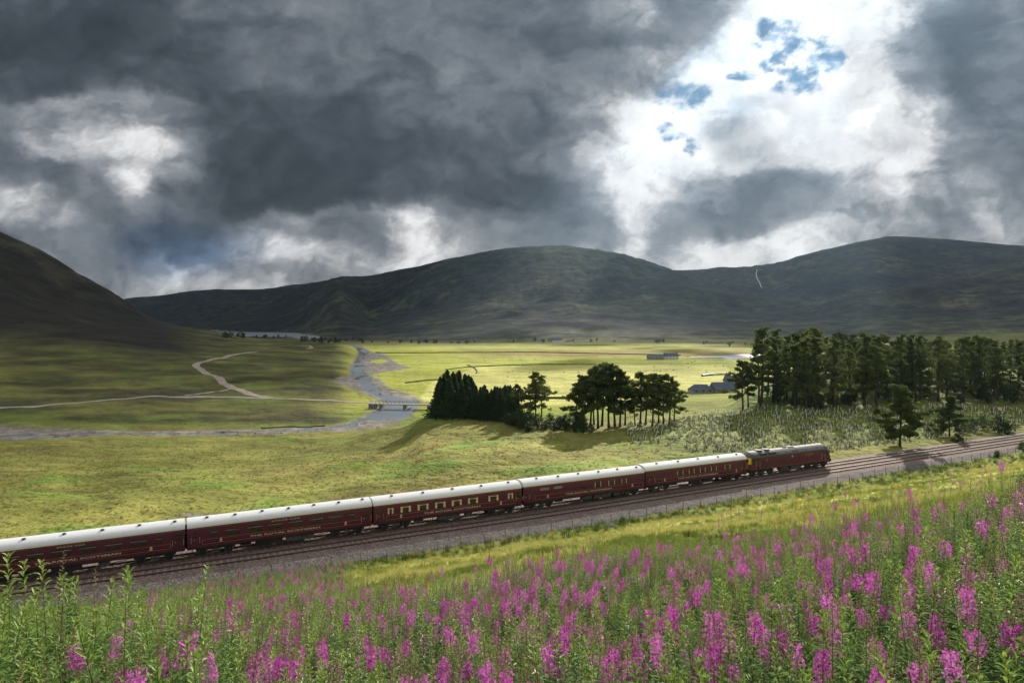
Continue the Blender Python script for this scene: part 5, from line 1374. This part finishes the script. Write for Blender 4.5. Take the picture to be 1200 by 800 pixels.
# dry stone walls and banks across the meadow
def wall(pts, label, h=1.1, w=.8, mat=stone_g, y0=250, name='field_wall', cat='wall', z=0):
    P = [hit(u, v, y0)[:2] for u, v in pts]; P = np.array(P, float)
    seg = np.hypot(*np.diff(P, axis=0).T); s = np.concatenate([[0], np.cumsum(seg)]); st = max(1.5, s[-1] / 160)
    ss = np.arange(0, s[-1], st); X = np.interp(ss, s, P[:, 0]); Y = np.interp(ss, s, P[:, 1]); X0, Y0 = X[0], Y[0]
    for _ in range(3): X[1:-1] = (X[:-2] + 2*X[1:-1] + X[2:]) / 4; Y[1:-1] = (Y[:-2] + 2*Y[1:-1] + Y[2:]) / 4
    dx, dy = np.gradient(X), np.gradient(Y); l = np.hypot(dx, dy) + 1e-9; nx, ny = -dy/l, dx/l
    G = ground(X, Y); hh = h * (1 + .25 * fbm(ss / 5, ss * 0, 3, 9)); z0 = G[0]
    V = np.concatenate([np.stack([X + nx*o*w - X0, Y + ny*o*w - Y0, G + k - z0], 1) for o, k in ((-.5, -.3), (-.38, hh*.8), (0, hh), (.38, hh*.8), (.5, -.3))]); n = len(X)
    F = np.concatenate([np.stack([np.arange(n-1)+i*n, np.arange(1,n)+i*n, np.arange(1,n)+(i+1)*n, np.arange(n-1)+(i+1)*n], 1) for i in range(4)])
    o = add(name, mesh_np(name, V, F[:, ::-1], [mat]), label=label, cat=cat, group='walls and banks across the meadow'); o.location = (X0, Y0, z0)
bank = plain('turf_bank', (.085,.085,.028), .95, var=.4, scale=.4)
wall([(440,413.4),(470,413.8),(520,413.4),(620,412.8),(700,414.5),(800,416.5)], 'long dark bank running right across the far meadow', 1.1, 1.8, bank)
wall([(522,433.5),(545,430.5),(590,428.2),(640,427),(700,427.5)], 'curving dark bank above the palest hay field', 0.8, 1.2, bank)
wall([(475,449),(500,446),(530,444)], 'low bank right of the river in the bright pasture', .8, 1.0, bank)
wall([(612,467),(660,467.5),(700,468)], 'dark bank behind the larger pine group', 1.1, 1.2, bank)
wall([(823,441),(830,440),(838,439.5)], 'short dark stone pen wall in the meadow above the barns', 1.4, 2.0, plain('pen_stone', (.07,.065,.05)))
wall([(839,439.5),(847,439.0),(853,440)], 'short pale stone wall right of the dark pen wall', 1.0, 1.0, stone_g)
wall([(548,428),(556,431),(560,436),(558,438)], 'small hooked wall left in the hay field', .9, 1.0, stone_g)
wall([(306,502.2),(350,501.2),(385,499)], 'dark turf bank above the stream, left of the river', .45, .7, bank, y0=210)
# sheep
wool = plain('sheep_wool', (.62,.60,.54), .95, var=.1, scale=8); face_m = plain('sheep_face', (.05,.045,.04), .8)
def sheep_mesh():
    bm = bmesh.new()
    bmesh.ops.create_uvsphere(bm, u_segments=10, v_segments=7, radius=1)
    for v in bm.verts:
        v.co.x *= .55; v.co.y *= .30; v.co.z = v.co.z * .30 + .66; v.co.z += .04 * math.sin(v.co.x * 9)
    me = bpy.data.meshes.new('fleece'); bm.to_mesh(me); bm.free(); me.materials.append(wool)
    for p in me.polygons: p.use_smooth = True
    h = MB().tube([(.45,0,.74),(.62,0,.66),(.80,0,.50),(.84,0,.46)], [.13,.12,.07,.04], 7)
    for s in (-1, 1): h.cyl((.62, s*.08, .72), (.60, s*.2, .70), .035, .01, 5)
    lg = MB()
    for x in (-.34, .34):
        for s in (-.14, .14): lg.tube([(x, s, .5), (x - .03, s, .28), (x, s, -.02)], [.06, .04, .03], 5)
    return me, h.me('head', [face_m]), lg.me('legs', [face_m])
SHL = []; SM = sheep_mesh(); rw = random.Random(21)
for k in range(46):
    px, py = rw.uniform(560, 850), rw.uniform(421, 438)
    if k % 3 == 0: px, py = rw.uniform(590, 800), rw.uniform(428, 452)
    h = hit(px, py, 250)
    if not h: continue
    r = empty('sheep', h, 'white sheep grazing in the bright meadow beyond the pines', 'sheep', 'white sheep in the meadow', rw.uniform(0, 6.28)); r.scale = (1.25,) * 3
    add('fleece', SM[0], r); add('head', SM[1], r); add('legs', SM[2], r); SHL.append(r)
tell_apart(SHL)
# boulder in the pool and rocks by the stream
rock_m = plain('boulder_grey', (.19,.18,.17), .9, var=.35, scale=1.5, bump=.05)
def rock_mesh(seed):
    bm = bmesh.new(); bmesh.ops.create_icosphere(bm, subdivisions=2, radius=1); r = random.Random(seed); o = r.uniform(0, 99)
    for v in bm.verts:
        n = float(fbm(v.co.x * 1.2 + o, v.co.y * 1.2 + v.co.z, 3, seed)); v.co *= 1 + .45 * n; v.co.z *= .6
    me = bpy.data.meshes.new('boulder'); bm.to_mesh(me); bm.free(); me.materials.append(rock_m); return me
BL = []; RM = [rock_mesh(k) for k in range(4)]
for px, py, s in [(458,490.5,.7),(300,508,.6),(296,506.5,.4),(350,506,.5),(372,504,.45),(330,507.5,.5),(30,510,.6),(96,508,.6),(110,507,.8),(180,509,.5),(205,508.5,.6),(262,507.3,.7)]:
    h = hit(px, py, 200)
    if h: o = add('boulder', RM[rw.randrange(4)], label='grey boulder lying in the shallow pool below the bridge' if px == 458 else 'grey boulder on the gravel of the stream left of the bridge', cat='boulder', group='boulders along the stream', loc=h); o.scale = (s*1.3, s, s); o.rotation_euler = (0, 0, rw.uniform(0, 6)); BL.append(o)
tell_apart(BL)
for px, py, s, lab in [(430,656,.45,'pale rounded boulder in the straw grass by the drain slab'),(718,617,.5,'flat pale rock lying in the yellow grass beyond the willowherb')]:
    h = hit(px, py, 30)
    o = add('boulder', RM[1], label=lab, cat='boulder', loc=h); o.scale = (s*1.6, s, s)

# ------------------------------------------------------------------ geometry-node scatter used for what nobody could count
def scatter(name, P, rot, sc, idx, protos, kind='stuff', label=None, group=None):
    pc_ = bpy.data.collections.new(name + '_source')
    for k, me in enumerate(protos):
        o = bpy.data.objects.new('%s_piece_%02d' % (name, k), me); pc_.objects.link(o)
    me = bpy.data.meshes.new(name); me.vertices.add(len(P)); me.vertices.foreach_set('co', np.asarray(P, np.float32).ravel())
    for an, ty, dat, key in (('rot', 'FLOAT_VECTOR', rot, 'vector'), ('sc', 'FLOAT', sc, 'value'), ('idx', 'INT', idx, 'value')):
        a = me.attributes.new(an, ty, 'POINT'); a.data.foreach_set(key, np.asarray(dat, np.int32 if ty == 'INT' else np.float32).ravel())
    o = add(name, me, kind=kind, label=label, group=group)
    ng = bpy.data.node_groups.new(name + '_nodes', 'GeometryNodeTree')
    ng.interface.new_socket('Geometry', in_out='INPUT', socket_type='NodeSocketGeometry'); ng.interface.new_socket('Geometry', in_out='OUTPUT', socket_type='NodeSocketGeometry')
    N = ng.nodes.new; gi = N('NodeGroupInput'); go = N('NodeGroupOutput'); ip = N('GeometryNodeInstanceOnPoints'); ci = N('GeometryNodeCollectionInfo')
    ci.inputs['Collection'].default_value = pc_; ci.inputs['Separate Children'].default_value = True; ci.inputs['Reset Children'].default_value = True
    def attr(nm, ty):
        a = N('GeometryNodeInputNamedAttribute'); a.data_type = ty; a.inputs['Name'].default_value = nm; return [s for s in a.outputs if s.enabled and s.name == 'Attribute'][0]
    L = ng.links.new
    L(gi.outputs[0], ip.inputs['Points']); L(ci.outputs[0], ip.inputs['Instance']); ip.inputs['Pick Instance'].default_value = True
    L(attr('idx', 'INT'), ip.inputs['Instance Index']); L(attr('rot', 'FLOAT_VECTOR'), ip.inputs['Rotation']); L(attr('sc', 'FLOAT'), ip.inputs['Scale'])
    L(ip.outputs[0], go.inputs[0])
    md = o.modifiers.new('scatter', 'NODES'); md.node_group = ng
    return o

# ------------------------------------------------------------------ young plantation: tree tubes and stakes
tube_m = plain('tree_tube_pale', (.72,.72,.64), .6, var=.2); stake_m = plain('stake_wood', (.16,.12,.09), .9)
def sapling_mesh(seed):
    r = random.Random(seed); hh = r.uniform(.55, 1.0)
    t = MB(); t.cyl((0,0,-.05), (r.uniform(-.05,.05), r.uniform(-.05,.05), hh), .085, .09, n=7, cap=False)
    s = MB(); s.box(.08, .13, -.025, .025, -.2, hh * .95)
    C = [(r.uniform(-.5,.5), r.uniform(-.35,.35), r.uniform(.05, .38)) for _ in range(5 + r.randrange(3))]
    V, F = clumps(C, [.17] * len(C), 6, .9, seed, .08, .18, 1.3)
    return t.me('tube', [tube_m]), s.me('stake', [stake_m]), mesh_np('foliage', V, F, [broad_d])
SAP = [sapling_mesh(90 + k) for k in range(6)]
def joined(parts, name):
    V = []; F = []; M = []; mats = []; n = 0
    for me in parts:
        vv = np.empty(len(me.vertices) * 3, np.float32); me.vertices.foreach_get('co', vv); V.append(vv.reshape(-1, 3))
        for p in me.polygons: F.append([i + n for i in p.vertices]); M.append(len(mats))
        n += len(me.vertices); mats.append(me.materials[0])
    return mesh_np(name, np.concatenate(V), F, mats, remap(F, M))
rw = random.Random(33); cand = []
for _ in range(9000):
    px, Y = rw.uniform(735, 1215), rw.uniform(118, 178)
    x, y = at_px(px, Y); a_, q_ = aq(x, y)
    if q_ > -9: continue
    row = (x * .8 + y * .3) % 2.4
    if px < 800 and Y < 140 - (px - 735) * .1 : continue
    if px < 860 and Y < 128: continue
    w = 1.0 if px > 800 else .55
    if abs(px - 1055) < 14 and abs(Y - 134) < 5: continue
    if rw.random() > w * (.28 if row > 1.0 else .6): continue
    cand.append((x, y, px, Y))
pick = []; cells = {}
for c in cand:
    k = (int(c[0] / 1.25), int(c[1] / 1.6))
    if k in cells: continue
    cells[k] = 1; pick.append(c)
pick.sort(key=lambda c: c[3])
for i, (x, y, px, Y) in enumerate(pick[:300]):
    m = SAP[i % 6]; z = ground(x, y)[0]
    r = empty('sapling', (x, y, z), 'young tree in a short pale tube and stake in the rough plantation beyond the locomotive', 'sapling', 'young trees in tubes on the rough ground beyond the locomotive', rw.uniform(0, 6.28)); r.scale = (1.1, 1.1, rw.uniform(.7, 1.1))
    add('tube', m[0], r); add('stake', m[1], r); add('foliage', m[2], r)
rest = pick[300:]
if rest:
    X = np.array([c[0] for c in rest]); Y = np.array([c[1] for c in rest])
    scatter('far_saplings', np.stack([X, Y, ground(X, Y)], 1), np.stack([X*0, X*0, rng.rand(len(X))*6.28], 1), .7 + .45 * rng.rand(len(X)), rng.randint(0, 6, len(X)), [joined(m, 'sapling_mesh') for m in SAP])

# ------------------------------------------------------------------ rosebay willowherb on the near slope
w_leaf = foliage('willowherb_leaf', (.095,.19,.045), (.165,.29,.068), .45, .6, .2, (.24,.37,.09))
w_tip = foliage('willowherb_tip_leaf', (.18,.29,.045), (.28,.38,.08), .42, .5, .3)
w_stem = foliage('willowherb_stem', (.12,.13,.04), (.22,.15,.07), .1, .6, .3)
w_petal = foliage('willowherb_petal', (.46,.065,.38), (.60,.13,.50), .38, .6, .15, (.70,.24,.62))
w_bud = foliage('willowherb_bud', (.22,.15,.10), (.34,.25,.15), .25, .6, .2)
w_seed = foliage('willowherb_seedhead', (.27,.24,.12), (.42,.38,.22), .3, .7, .2)
def leaf_blades(items):
    """items: (base, azimuth, length, width, rise, droop) -> folded three-segment leaves"""
    V = []; F = []; n = 0
    for b, az, L, W, up, dr in items:
        d = np.array([math.cos(az), math.sin(az), 0]); s = np.array([-math.sin(az), math.cos(az), 0]); b = np.array(b)
        p = [b + d * L * g * math.cos(up) + np.array([0, 0, L * (g * math.sin(up) - dr * g * g)]) for g in (0, .33, .70, 1.0)]
        fold = np.array([0, 0, W * .28])
        V += [p[0], p[1] - s * W * .5 + fold, p[1], p[1] + s * W * .5 + fold, p[2] - s * W * .38 + fold * .7, p[2], p[2] + s * W * .38 + fold * .7, p[3]]
        F += [(n, n+2, n+1), (n, n+3, n+2), (n+1, n+2, n+5, n+4), (n+2, n+3, n+6, n+5), (n+4, n+5, n+7), (n+5, n+6, n+7)]
        n += 8
    return np.array(V), F
def willow(kind, seed):
    r = random.Random(seed); h = r.uniform(1.22, 1.5)
    if kind == 'green': h = r.uniform(1.05, 1.5)
    lx, ly = r.uniform(-.08, .08), r.uniform(-.08, .08)
    sp = lambda z: np.array([lx * (z / h) ** 2, ly * (z / h) ** 2, z])
    top_leaf = {'bloom': .64, 'bud': .62, 'seed': .60, 'green': .99}[kind] * h
    st = MB(); st.tube([sp(0) - (0, 0, .1), sp(h*.3), sp(h*.6), sp(h * .99)], [.0055, .005, .004, .0018], 5)
    low = []; tip = []; n = 58 if kind != 'green' else 76
    for i in range(n):
        z = .10 + (top_leaf - .10) * (i / (n - 1)) ** .95
        q = z / h
        L = r.uniform(.12, .18) * (1.15 - .45 * (z / top_leaf) ** 2) * (1 if kind != 'green' else .95)
        az = i * 2.4 + r.uniform(-.3, .3)
        up = .25 + .55 * (z / top_leaf) ** 2 + r.uniform(-.15, .15) + (.25 if kind == 'green' and z > .85 * h else 0)
        it = (sp(z), az, L, r.uniform(.017, .025), up, r.uniform(.25, .6))
        (tip if (kind == 'green' and z > .80 * h) or (kind != 'green' and z > .93 * top_leaf) else low).append(it)
    # side shoots with small leaves
    for k in range(3):
        zb = r.uniform(.3, .8) * top_leaf; az = r.uniform(0, 6.28)
        for j in range(5):
            b = sp(zb) + np.array([math.cos(az), math.sin(az), 1.2]) * .03 * j
            low.append((b, az + j * 2.4, r.uniform(.05, .09), .012, .4, .3))
    if kind == 'green':
        for j in range(10): tip.append((sp(h * .985), j * 2.4, r.uniform(.03, .055), .008, 1.1, .1))
    parts = {'stem': st.me('stem', [w_stem]), 'leaves': mesh_np('leaves', *leaf_blades(low), [w_leaf])}
    if tip: parts['young_leaves'] = mesh_np('young_leaves', *leaf_blades(tip), [w_tip])
    if kind == 'bloom':
        V = []; F = []; nn = 0
        z0 = top_leaf + .0; z1 = z0 + r.uniform(.16, .30)
        nf = int((z1 - z0) * 150) // 1
        for i in range(nf):
            z = z0 + (z1 - z0) * i / nf; az = i * 2.4 + r.uniform(-.3, .3); rr_ = r.uniform(.045, .085) * (1 - .25 * i / nf)
            out = np.array([math.cos(az), math.sin(az), r.uniform(-.15, .2)]); c = sp(z) + out * rr_
            a = np.cross(out, (0, 0, 1)); a /= np.linalg.norm(a); b = np.cross(a, out); o = out / np.linalg.norm(out)
            ro = r.uniform(0, 1.5)
            for k in range(4):
                t = ro + k * math.pi / 2; e = a * math.cos(t) + b * math.sin(t); g = -a * math.sin(t) + b * math.cos(t); s_ = r.uniform(.023, .031)
                V += [c, c + e * s_ * .7 + g * s_ * .42 + o * .004, c + e * s_ * 1.15 + o * .008, c + e * s_ * .7 - g * s_ * .42 + o * .004]
                F.append((nn, nn+1, nn+2, nn+3)); nn += 4
        parts['flowers'] = mesh_np('flowers', np.array(V), F, [w_petal])
        zb, mat, nm = z1, w_bud, 'buds'
    elif kind == 'bud': zb, mat, nm = top_leaf, w_bud, 'buds'
    elif kind == 'seed': zb, mat, nm = top_leaf, w_seed, 'seed_pods'
    if kind != 'green':
        it = MB(); nb = 34 if kind != 'seed' else 44
        for i in range(nb):
            f = i / nb; z = zb + (h - zb) * f; az = i * 2.4 + r.uniform(-.3, .3)
            L = (.045 if kind != 'seed' else .062) * (1 - .75 * f) * r.uniform(.7, 1.2)
            dz = L * (-.15 + .6 * f if kind != 'seed' else r.uniform(.2, .9))
            p = sp(z); q_ = p + np.array([math.cos(az) * L, math.sin(az) * L, dz]); sd = np.array([-math.sin(az), math.cos(az), 0]) * .0024
            m_ = (p + q_) / 2
            w2 = .0042 * (1.5 if kind != 'seed' else 1)
            it.raw([p - sd * .4, m_ - sd + (0,0,w2), q_, m_ + sd - (0,0,w2), m_ + sd * 2.2], [(0,1,2,3),(0,4,2)])
        parts[nm] = it.me(nm, [mat])
    return kind, parts
WV = [willow('bloom', 200+k) for k in range(6)] + [willow('bud', 220+k) for k in range(2)] + [willow('seed', 230+k) for k in range(3)] + [willow('green', 240+k) for k in range(4)]
KI = {'bloom': range(0, 6), 'bud': range(6, 8), 'seed': range(8, 11), 'green': range(11, 15)}
def r_max(t): return 22 - 5 * smooth(.45, .7, t)
rw = np.random.RandomState(17)
N = 60000
tt = rw.uniform(-1.05, 1.05, N); dd = np.sqrt(rw.uniform(1.6 ** 2, 72 ** 2, N))
# area element of (t, depth) is depth, so uniform in t and depth^2 is even on the ground
X = tt * dd; Y = dd
a_, q_ = aq(X, Y)
rm = r_max(tt) + 2.5 * fbm(X / 5, Y / 5, 3, 401)
left = smooth(-.20, -.34, tt) * (q_ > 10.5)
p_in = np.where(dd < rm, 1.0, 0.0)
p_in = np.maximum(p_in, .10 * (dd < rm + 8) * (q_ > 13) + .02 * (q_ > 16) * (tt > .3))
p_in = np.maximum(p_in, left * .85)
area = 2.1 * (72 ** 2 - 1.6 ** 2) / 2            # square metres sampled
dens_now = N / area
want = np.where(dd < 9, 9.0, 8.0)
keep = (rw.rand(N) < p_in * np.minimum(1, want / dens_now)) & (q_ > 10.2)
X, Y, tt, dd = X[keep], Y[keep], tt[keep], dd[keep]
# the nearest ground needs more than the even sample gives
N2 = 6500
t2 = rw.uniform(-1.05, 1.05, N2); d2 = np.sqrt(rw.uniform(1.6 ** 2, 24 ** 2, N2))
x2, y2 = t2 * d2, d2; k2 = (d2 < r_max(t2) + 2.5 * fbm(x2 / 5, y2 / 5, 3, 401))
X = np.concatenate([X, x2[k2]]); Y = np.concatenate([Y, y2[k2]]); tt = np.concatenate([tt, t2[k2]]); dd = np.concatenate([dd, d2[k2]])
# the bank goes on to both sides of the photographer
xs_ = rw.uniform(-24, 26, 9000); ys_ = rw.uniform(-5, 22, 9000)
ks_ = (np.abs(xs_) > 1.05 * np.maximum(ys_, 0) + .2) & (np.hypot(xs_, ys_) > 1.9)
xs_, ys_ = xs_[ks_], ys_[ks_]
X = np.concatenate([X, xs_]); Y = np.concatenate([Y, ys_]); tt = np.concatenate([tt, np.sign(xs_) * np.minimum(9, np.abs(xs_) / np.maximum(ys_, .1))]); dd = np.concatenate([dd, ys_])
# which kind grows where
fl = fbm(X / 3.0, Y / 3.0, 2, 411) + .25 * fbm(X / 9, Y / 9, 2, 412); clump = fbm(X / .85, Y / .85, 2, 415)
pb = .10 + .30 * fl + 1.7 * clump + .08 * smooth(-.35, .1, tt) - .12 * smooth(.5, .8, tt) - .12 * smooth(-.45, -.7, tt)
pb = np.clip(pb, .02, .92) * np.where(dd < 4.6, .38, 1) * (1 - .35 * smooth(-.3, -.6, tt)) * (1 - .45 * smooth(9, 4, dd) * smooth(.1, .5, tt))
u = rw.rand(len(X)); kind = np.where(u < pb, 0, np.where(u < pb + .08, 1, np.where(u < pb + .08 + .18, 2, 3)))
lf = (tt < -.45) & (u > pb) & (rw.rand(len(X)) < .6); kind[lf] = 3
vi = np.array([list(KI[['bloom','bud','seed','green'][k]])[rw.randint(len(KI[['bloom','bud','seed','green'][k]]))] for k in kind])
rot = np.stack([rw.normal(0, .12, len(X)), rw.normal(0, .12, len(X)), rw.uniform(0, 6.28, len(X))], 1)
scl = rw.uniform(.68, 1.14, len(X)) * (1 + .10 * fl)
tall = (tt < -.45) & (tt > -.80) & (dd > 4.2) & (dd < 7.5) & (kind == 3) & (rw.rand(len(X)) < .5); scl[tall] *= 1.2
# the tall leafy tops that stand up in front of the coach at the left
for tx, ty, td, tk in [(8,652,5.6,3),(17,660,5.2,3),(33,668,5.9,3),(44,652,5.8,3),(57,650,6.2,3),(60,656,5.9,2),(74,664,6.0,3),(90,660,6.1,3),(98,655,6.4,3),(104,661,6.2,2),(118,672,6.3,3),(147,662,6.6,3),(-8,650,5.5,3),(24,655,6.6,3),(83,676,5.6,3),(208,652,6.6,3),(66,680,5.2,2)]:
    t_ = (tx - 600) / FP; g_ = CZ - ground(t_ * td, td)[0]; td = td + 1.6; g_ = CZ - ground(t_ * td, td)[0]; need = g_ - (ty + 9 - HOR) / FP * td
    X = np.append(X, t_ * td); Y = np.append(Y, td); tt = np.append(tt, t_); dd = np.append(dd, td); kind = np.append(kind, tk)
    vi = np.append(vi, 11 + (tx % 4) if tk == 3 else 8 + tx % 3); rot = np.vstack([rot, [rw.normal(0, .04), rw.normal(0, .04), rw.uniform(0, 6)]]); scl = np.append(scl, min(need / 1.28, 1.45)); fl = np.append(fl, 0)
Zg = ground(X, Y)
vis = (np.abs(tt) < .80) & (dd > 1) & (CZ - (Zg + 1.35 * scl) < .535 * Y + .1)
# how large each shows
order = np.argsort(np.where(vis, dd, 1e6))
hero = order[:300]; rest = np.setdiff1d(np.arange(len(X)), hero)
adj = {'bloom': 'magenta willowherb in bloom', 'bud': 'willowherb in pinkish bud', 'seed': 'tan willowherb gone to seed', 'green': 'flowerless green willowherb'}; HR = []
for n_i, i in enumerate(hero):
    kd, parts = WV[vi[i]]
    px = 600 + FP * tt[i]; topy = HOR + FP * (CZ - Zg[i] - 1.35 * scl[i]) / dd[i]
    hz = 'far left' if px < 180 else 'left' if px < 420 else 'left centre' if px < 600 else 'right centre' if px < 780 else 'right' if px < 1010 else 'far right'
    vt = 'at the bottom edge' if topy > 760 else 'near the bottom edge' if topy > 715 else 'in the front rows' if topy > 680 else 'farther back'
    ht = 'tall ' if scl[i] > 1.02 else 'short ' if scl[i] < .86 else ''
    ln = ' leaning left' if rot[i, 1] < -.12 else ' leaning right' if rot[i, 1] > .12 else ''
    r = empty('willowherb', (X[i], Y[i], Zg[i]), ('%s%s%s %s, %s' % (ht, adj[kd], ln, vt, hz)).strip(), 'wildflower', 'willowherb plants on the near slope')
    r.rotation_euler = tuple(rot[i]); r.scale = (scl[i],) * 3
    for nm, me in parts.items(): add(nm, me, r)
    HR.append(r)
tell_apart(HR)
scatter('willowherb_bank', np.stack([X, Y, Zg], 1)[rest], rot[rest], scl[rest], vi[rest], [joined(list(p.values()), 'willowherb_whole') for _, p in WV])

# low leafy growth between the stems
def under(seed, mat, h=.42, n=34):
    r = random.Random(seed); it = []
    for i in range(n):
        az = r.uniform(0, 6.28); d = r.uniform(0, .22); z = r.uniform(.03, h)
        it.append(((math.cos(az) * d, math.sin(az) * d, z), az + r.uniform(-.9, .9), r.uniform(.08, .17), r.uniform(.025, .055), r.uniform(.0, .8), r.uniform(.2, .6)))
    return mesh_np('undergrowth_piece', *leaf_blades(it), [mat])
u_leaf = foliage('undergrowth_leaf', (.05,.11,.028), (.10,.19,.045), .3, .5, .3)
N3 = 7000
t3 = rw.uniform(-1.0, 1.0, N3); d3 = np.sqrt(rw.uniform(1.4 ** 2, 23 ** 2, N3)); x3, y3 = t3 * d3, d3
x3 = np.concatenate([x3, xs_ + .2]); y3 = np.concatenate([y3, ys_ + .2]); N3 = len(x3)
scatter('undergrowth', np.stack([x3, y3, ground(x3, y3)], 1), np.stack([x3*0, x3*0, rw.rand(N3)*6.28], 1), rw.uniform(.7, 1.5, N3), rw.randint(0, 4, N3), [under(300+k, u_leaf) for k in range(4)])

# ------------------------------------------------------------------ rough grass
def tuft(seed, mat, n, h, spread, w):
    r = random.Random(seed); V = []; F = []; k = 0
    for i in range(n):
        az = r.uniform(0, 6.28); d = r.random() ** .6 * spread; b = np.array([math.cos(az)*d, math.sin(az)*d, -.03])
        a2 = az + r.uniform(-.8, .8); ln = h * r.uniform(.55, 1.15); le = ln * r.uniform(.15, .75)
        e = np.array([math.cos(a2), math.sin(a2), 0]); s = np.array([-math.sin(a2), math.cos(a2), 0]) * w * .5
        m = b + e * le * .35 + np.array([0, 0, ln * .65]); tpt = b + e * le + np.array([0, 0, ln * r.uniform(.75, 1.0)])
        V += [b - s, b + s, m + s * .8, m - s * .8, tpt]; F += [(k, k+1, k+2, k+3), (k+3, k+2, k+4)]; k += 5
    return mesh_np('grass_piece', np.array(V), F, [mat])
g_straw = foliage('straw_grass', (.38,.37,.10), (.52,.50,.17), .35, .8, .1)
g_green = foliage('green_grass', (.12,.17,.026), (.20,.25,.04), .4, .8, .1)
g_olive = foliage('olive_grass', (.24,.27,.042), (.34,.36,.07), .35, .8, .1)
g_rush = foliage('dark_rushes', (.045,.07,.018), (.08,.11,.03), .3, .8, .1)
TF_ = [tuft(501, g_straw, 34, .38, .20, .016), tuft(502, g_straw, 30, .46, .18, .016), tuft(503, g_green, 34, .30, .22, .02), tuft(504, g_olive, 34, .36, .22, .018), tuft(505, g_rush, 30, .52, .18, .016)]
N4 = 34000
t4 = rw.uniform(-.62, .86, N4); d4 = np.sqrt(rw.uniform(14 ** 2, 140 ** 2, N4)); x4, y4 = t4 * d4, d4; a4, q4 = aq(x4, y4)
k4 = (q4 > 8.9 - 1.2 * smooth(30, 110, a4)) & (rw.rand(N4) < np.clip(1.25 - d4 / 190, .3, 1)); x4, y4, q4, a4 = x4[k4], y4[k4], q4[k4], a4[k4]
# more close by
N5 = 9000; t5 = rw.uniform(-.4, .86, N5); d5 = np.sqrt(rw.uniform(16 ** 2, 55 ** 2, N5)); x4 = np.concatenate([x4, t5*d5]); y4 = np.concatenate([y4, d5]); a4, q4 = aq(x4, y4)
k4 = q4 > 8; x4, y4, q4 = x4[k4], y4[k4], q4[k4]
gp = fbm(x4/15, y4/9, 4, 154); sp_ = fbm(x4/11, y4/7, 4, 151); u = rw.rand(len(x4))
ix = np.where(gp > .13 + .12 * (u - .5), 2, np.where(sp_ > .08, 3, (u < .5).astype(int)))
ix = np.where((q4 < 16) & (u < .55), np.where(u < .3, 4, 2), ix)
ix = np.where((fbm(x4/7, y4/5, 3, 431) > .30) & (u < .5), 4, ix)
scatter('rough_grass', np.stack([x4, y4, ground(x4, y4)], 1), np.stack([x4*0, x4*0, rw.rand(len(x4))*6.28], 1), rw.uniform(.7, 1.35, len(x4)) * np.where(q4 < 13, 1.3, 1), ix, TF_)
# moor grass beyond the railway
g_m1 = foliage('moor_grass_olive', (.16,.16,.034), (.235,.225,.058), .35, .9, .08)
g_m2 = foliage('moor_grass_green', (.125,.19,.028), (.18,.25,.042), .35, .9, .08)
g_m3 = foliage('moor_grass_rust', (.17,.125,.04), (.23,.17,.06), .3, .9, .08)
TM = [tuft(511, g_m1, 30, .34, .34, .035), tuft(512, g_m1, 26, .42, .30, .035), tuft(513, g_m2, 30, .30, .36, .035), tuft(514, g_m3, 28, .36, .32, .035), tuft(515, g_rush, 28, .55, .22, .03)]
N6 = 9000
t6 = rw.uniform(-.85, .9, N6); d6 = np.sqrt(rw.uniform(62 ** 2, 205 ** 2, N6)); x6, y6 = t6 * d6, d6; a6, q6 = aq(x6, y6)
k6 = (q6 < -7.5) & (rw.rand(N6) < np.clip(1.4 - d6 / 260, .3, 1)); x6, y6 = x6[k6], y6[k6]
n1 = fbm(x6 / 14, y6 / 10, 4, 101); n2 = fbm(x6 / 45, y6 / 30, 4, 104); n3 = fbm(x6 / 4, y6 / 4, 3, 108); u = rw.rand(len(x6))
ix = np.where(n1 * .6 + n3 * .3 + fbm(x6/30, y6/14, 3, 120) * .8 > .2, 2, np.where(n2 - .3 * n1 > .22 + .3 * (u - .5), 3, (u < .4).astype(int)))
scatter('moor_grass', np.stack([x6, y6, ground(x6, y6)], 1), np.stack([x6*0, x6*0, u*6.28], 1), rw.uniform(.45, .95, len(x6)), ix, TM)
if HAZE > 0: build_haze()
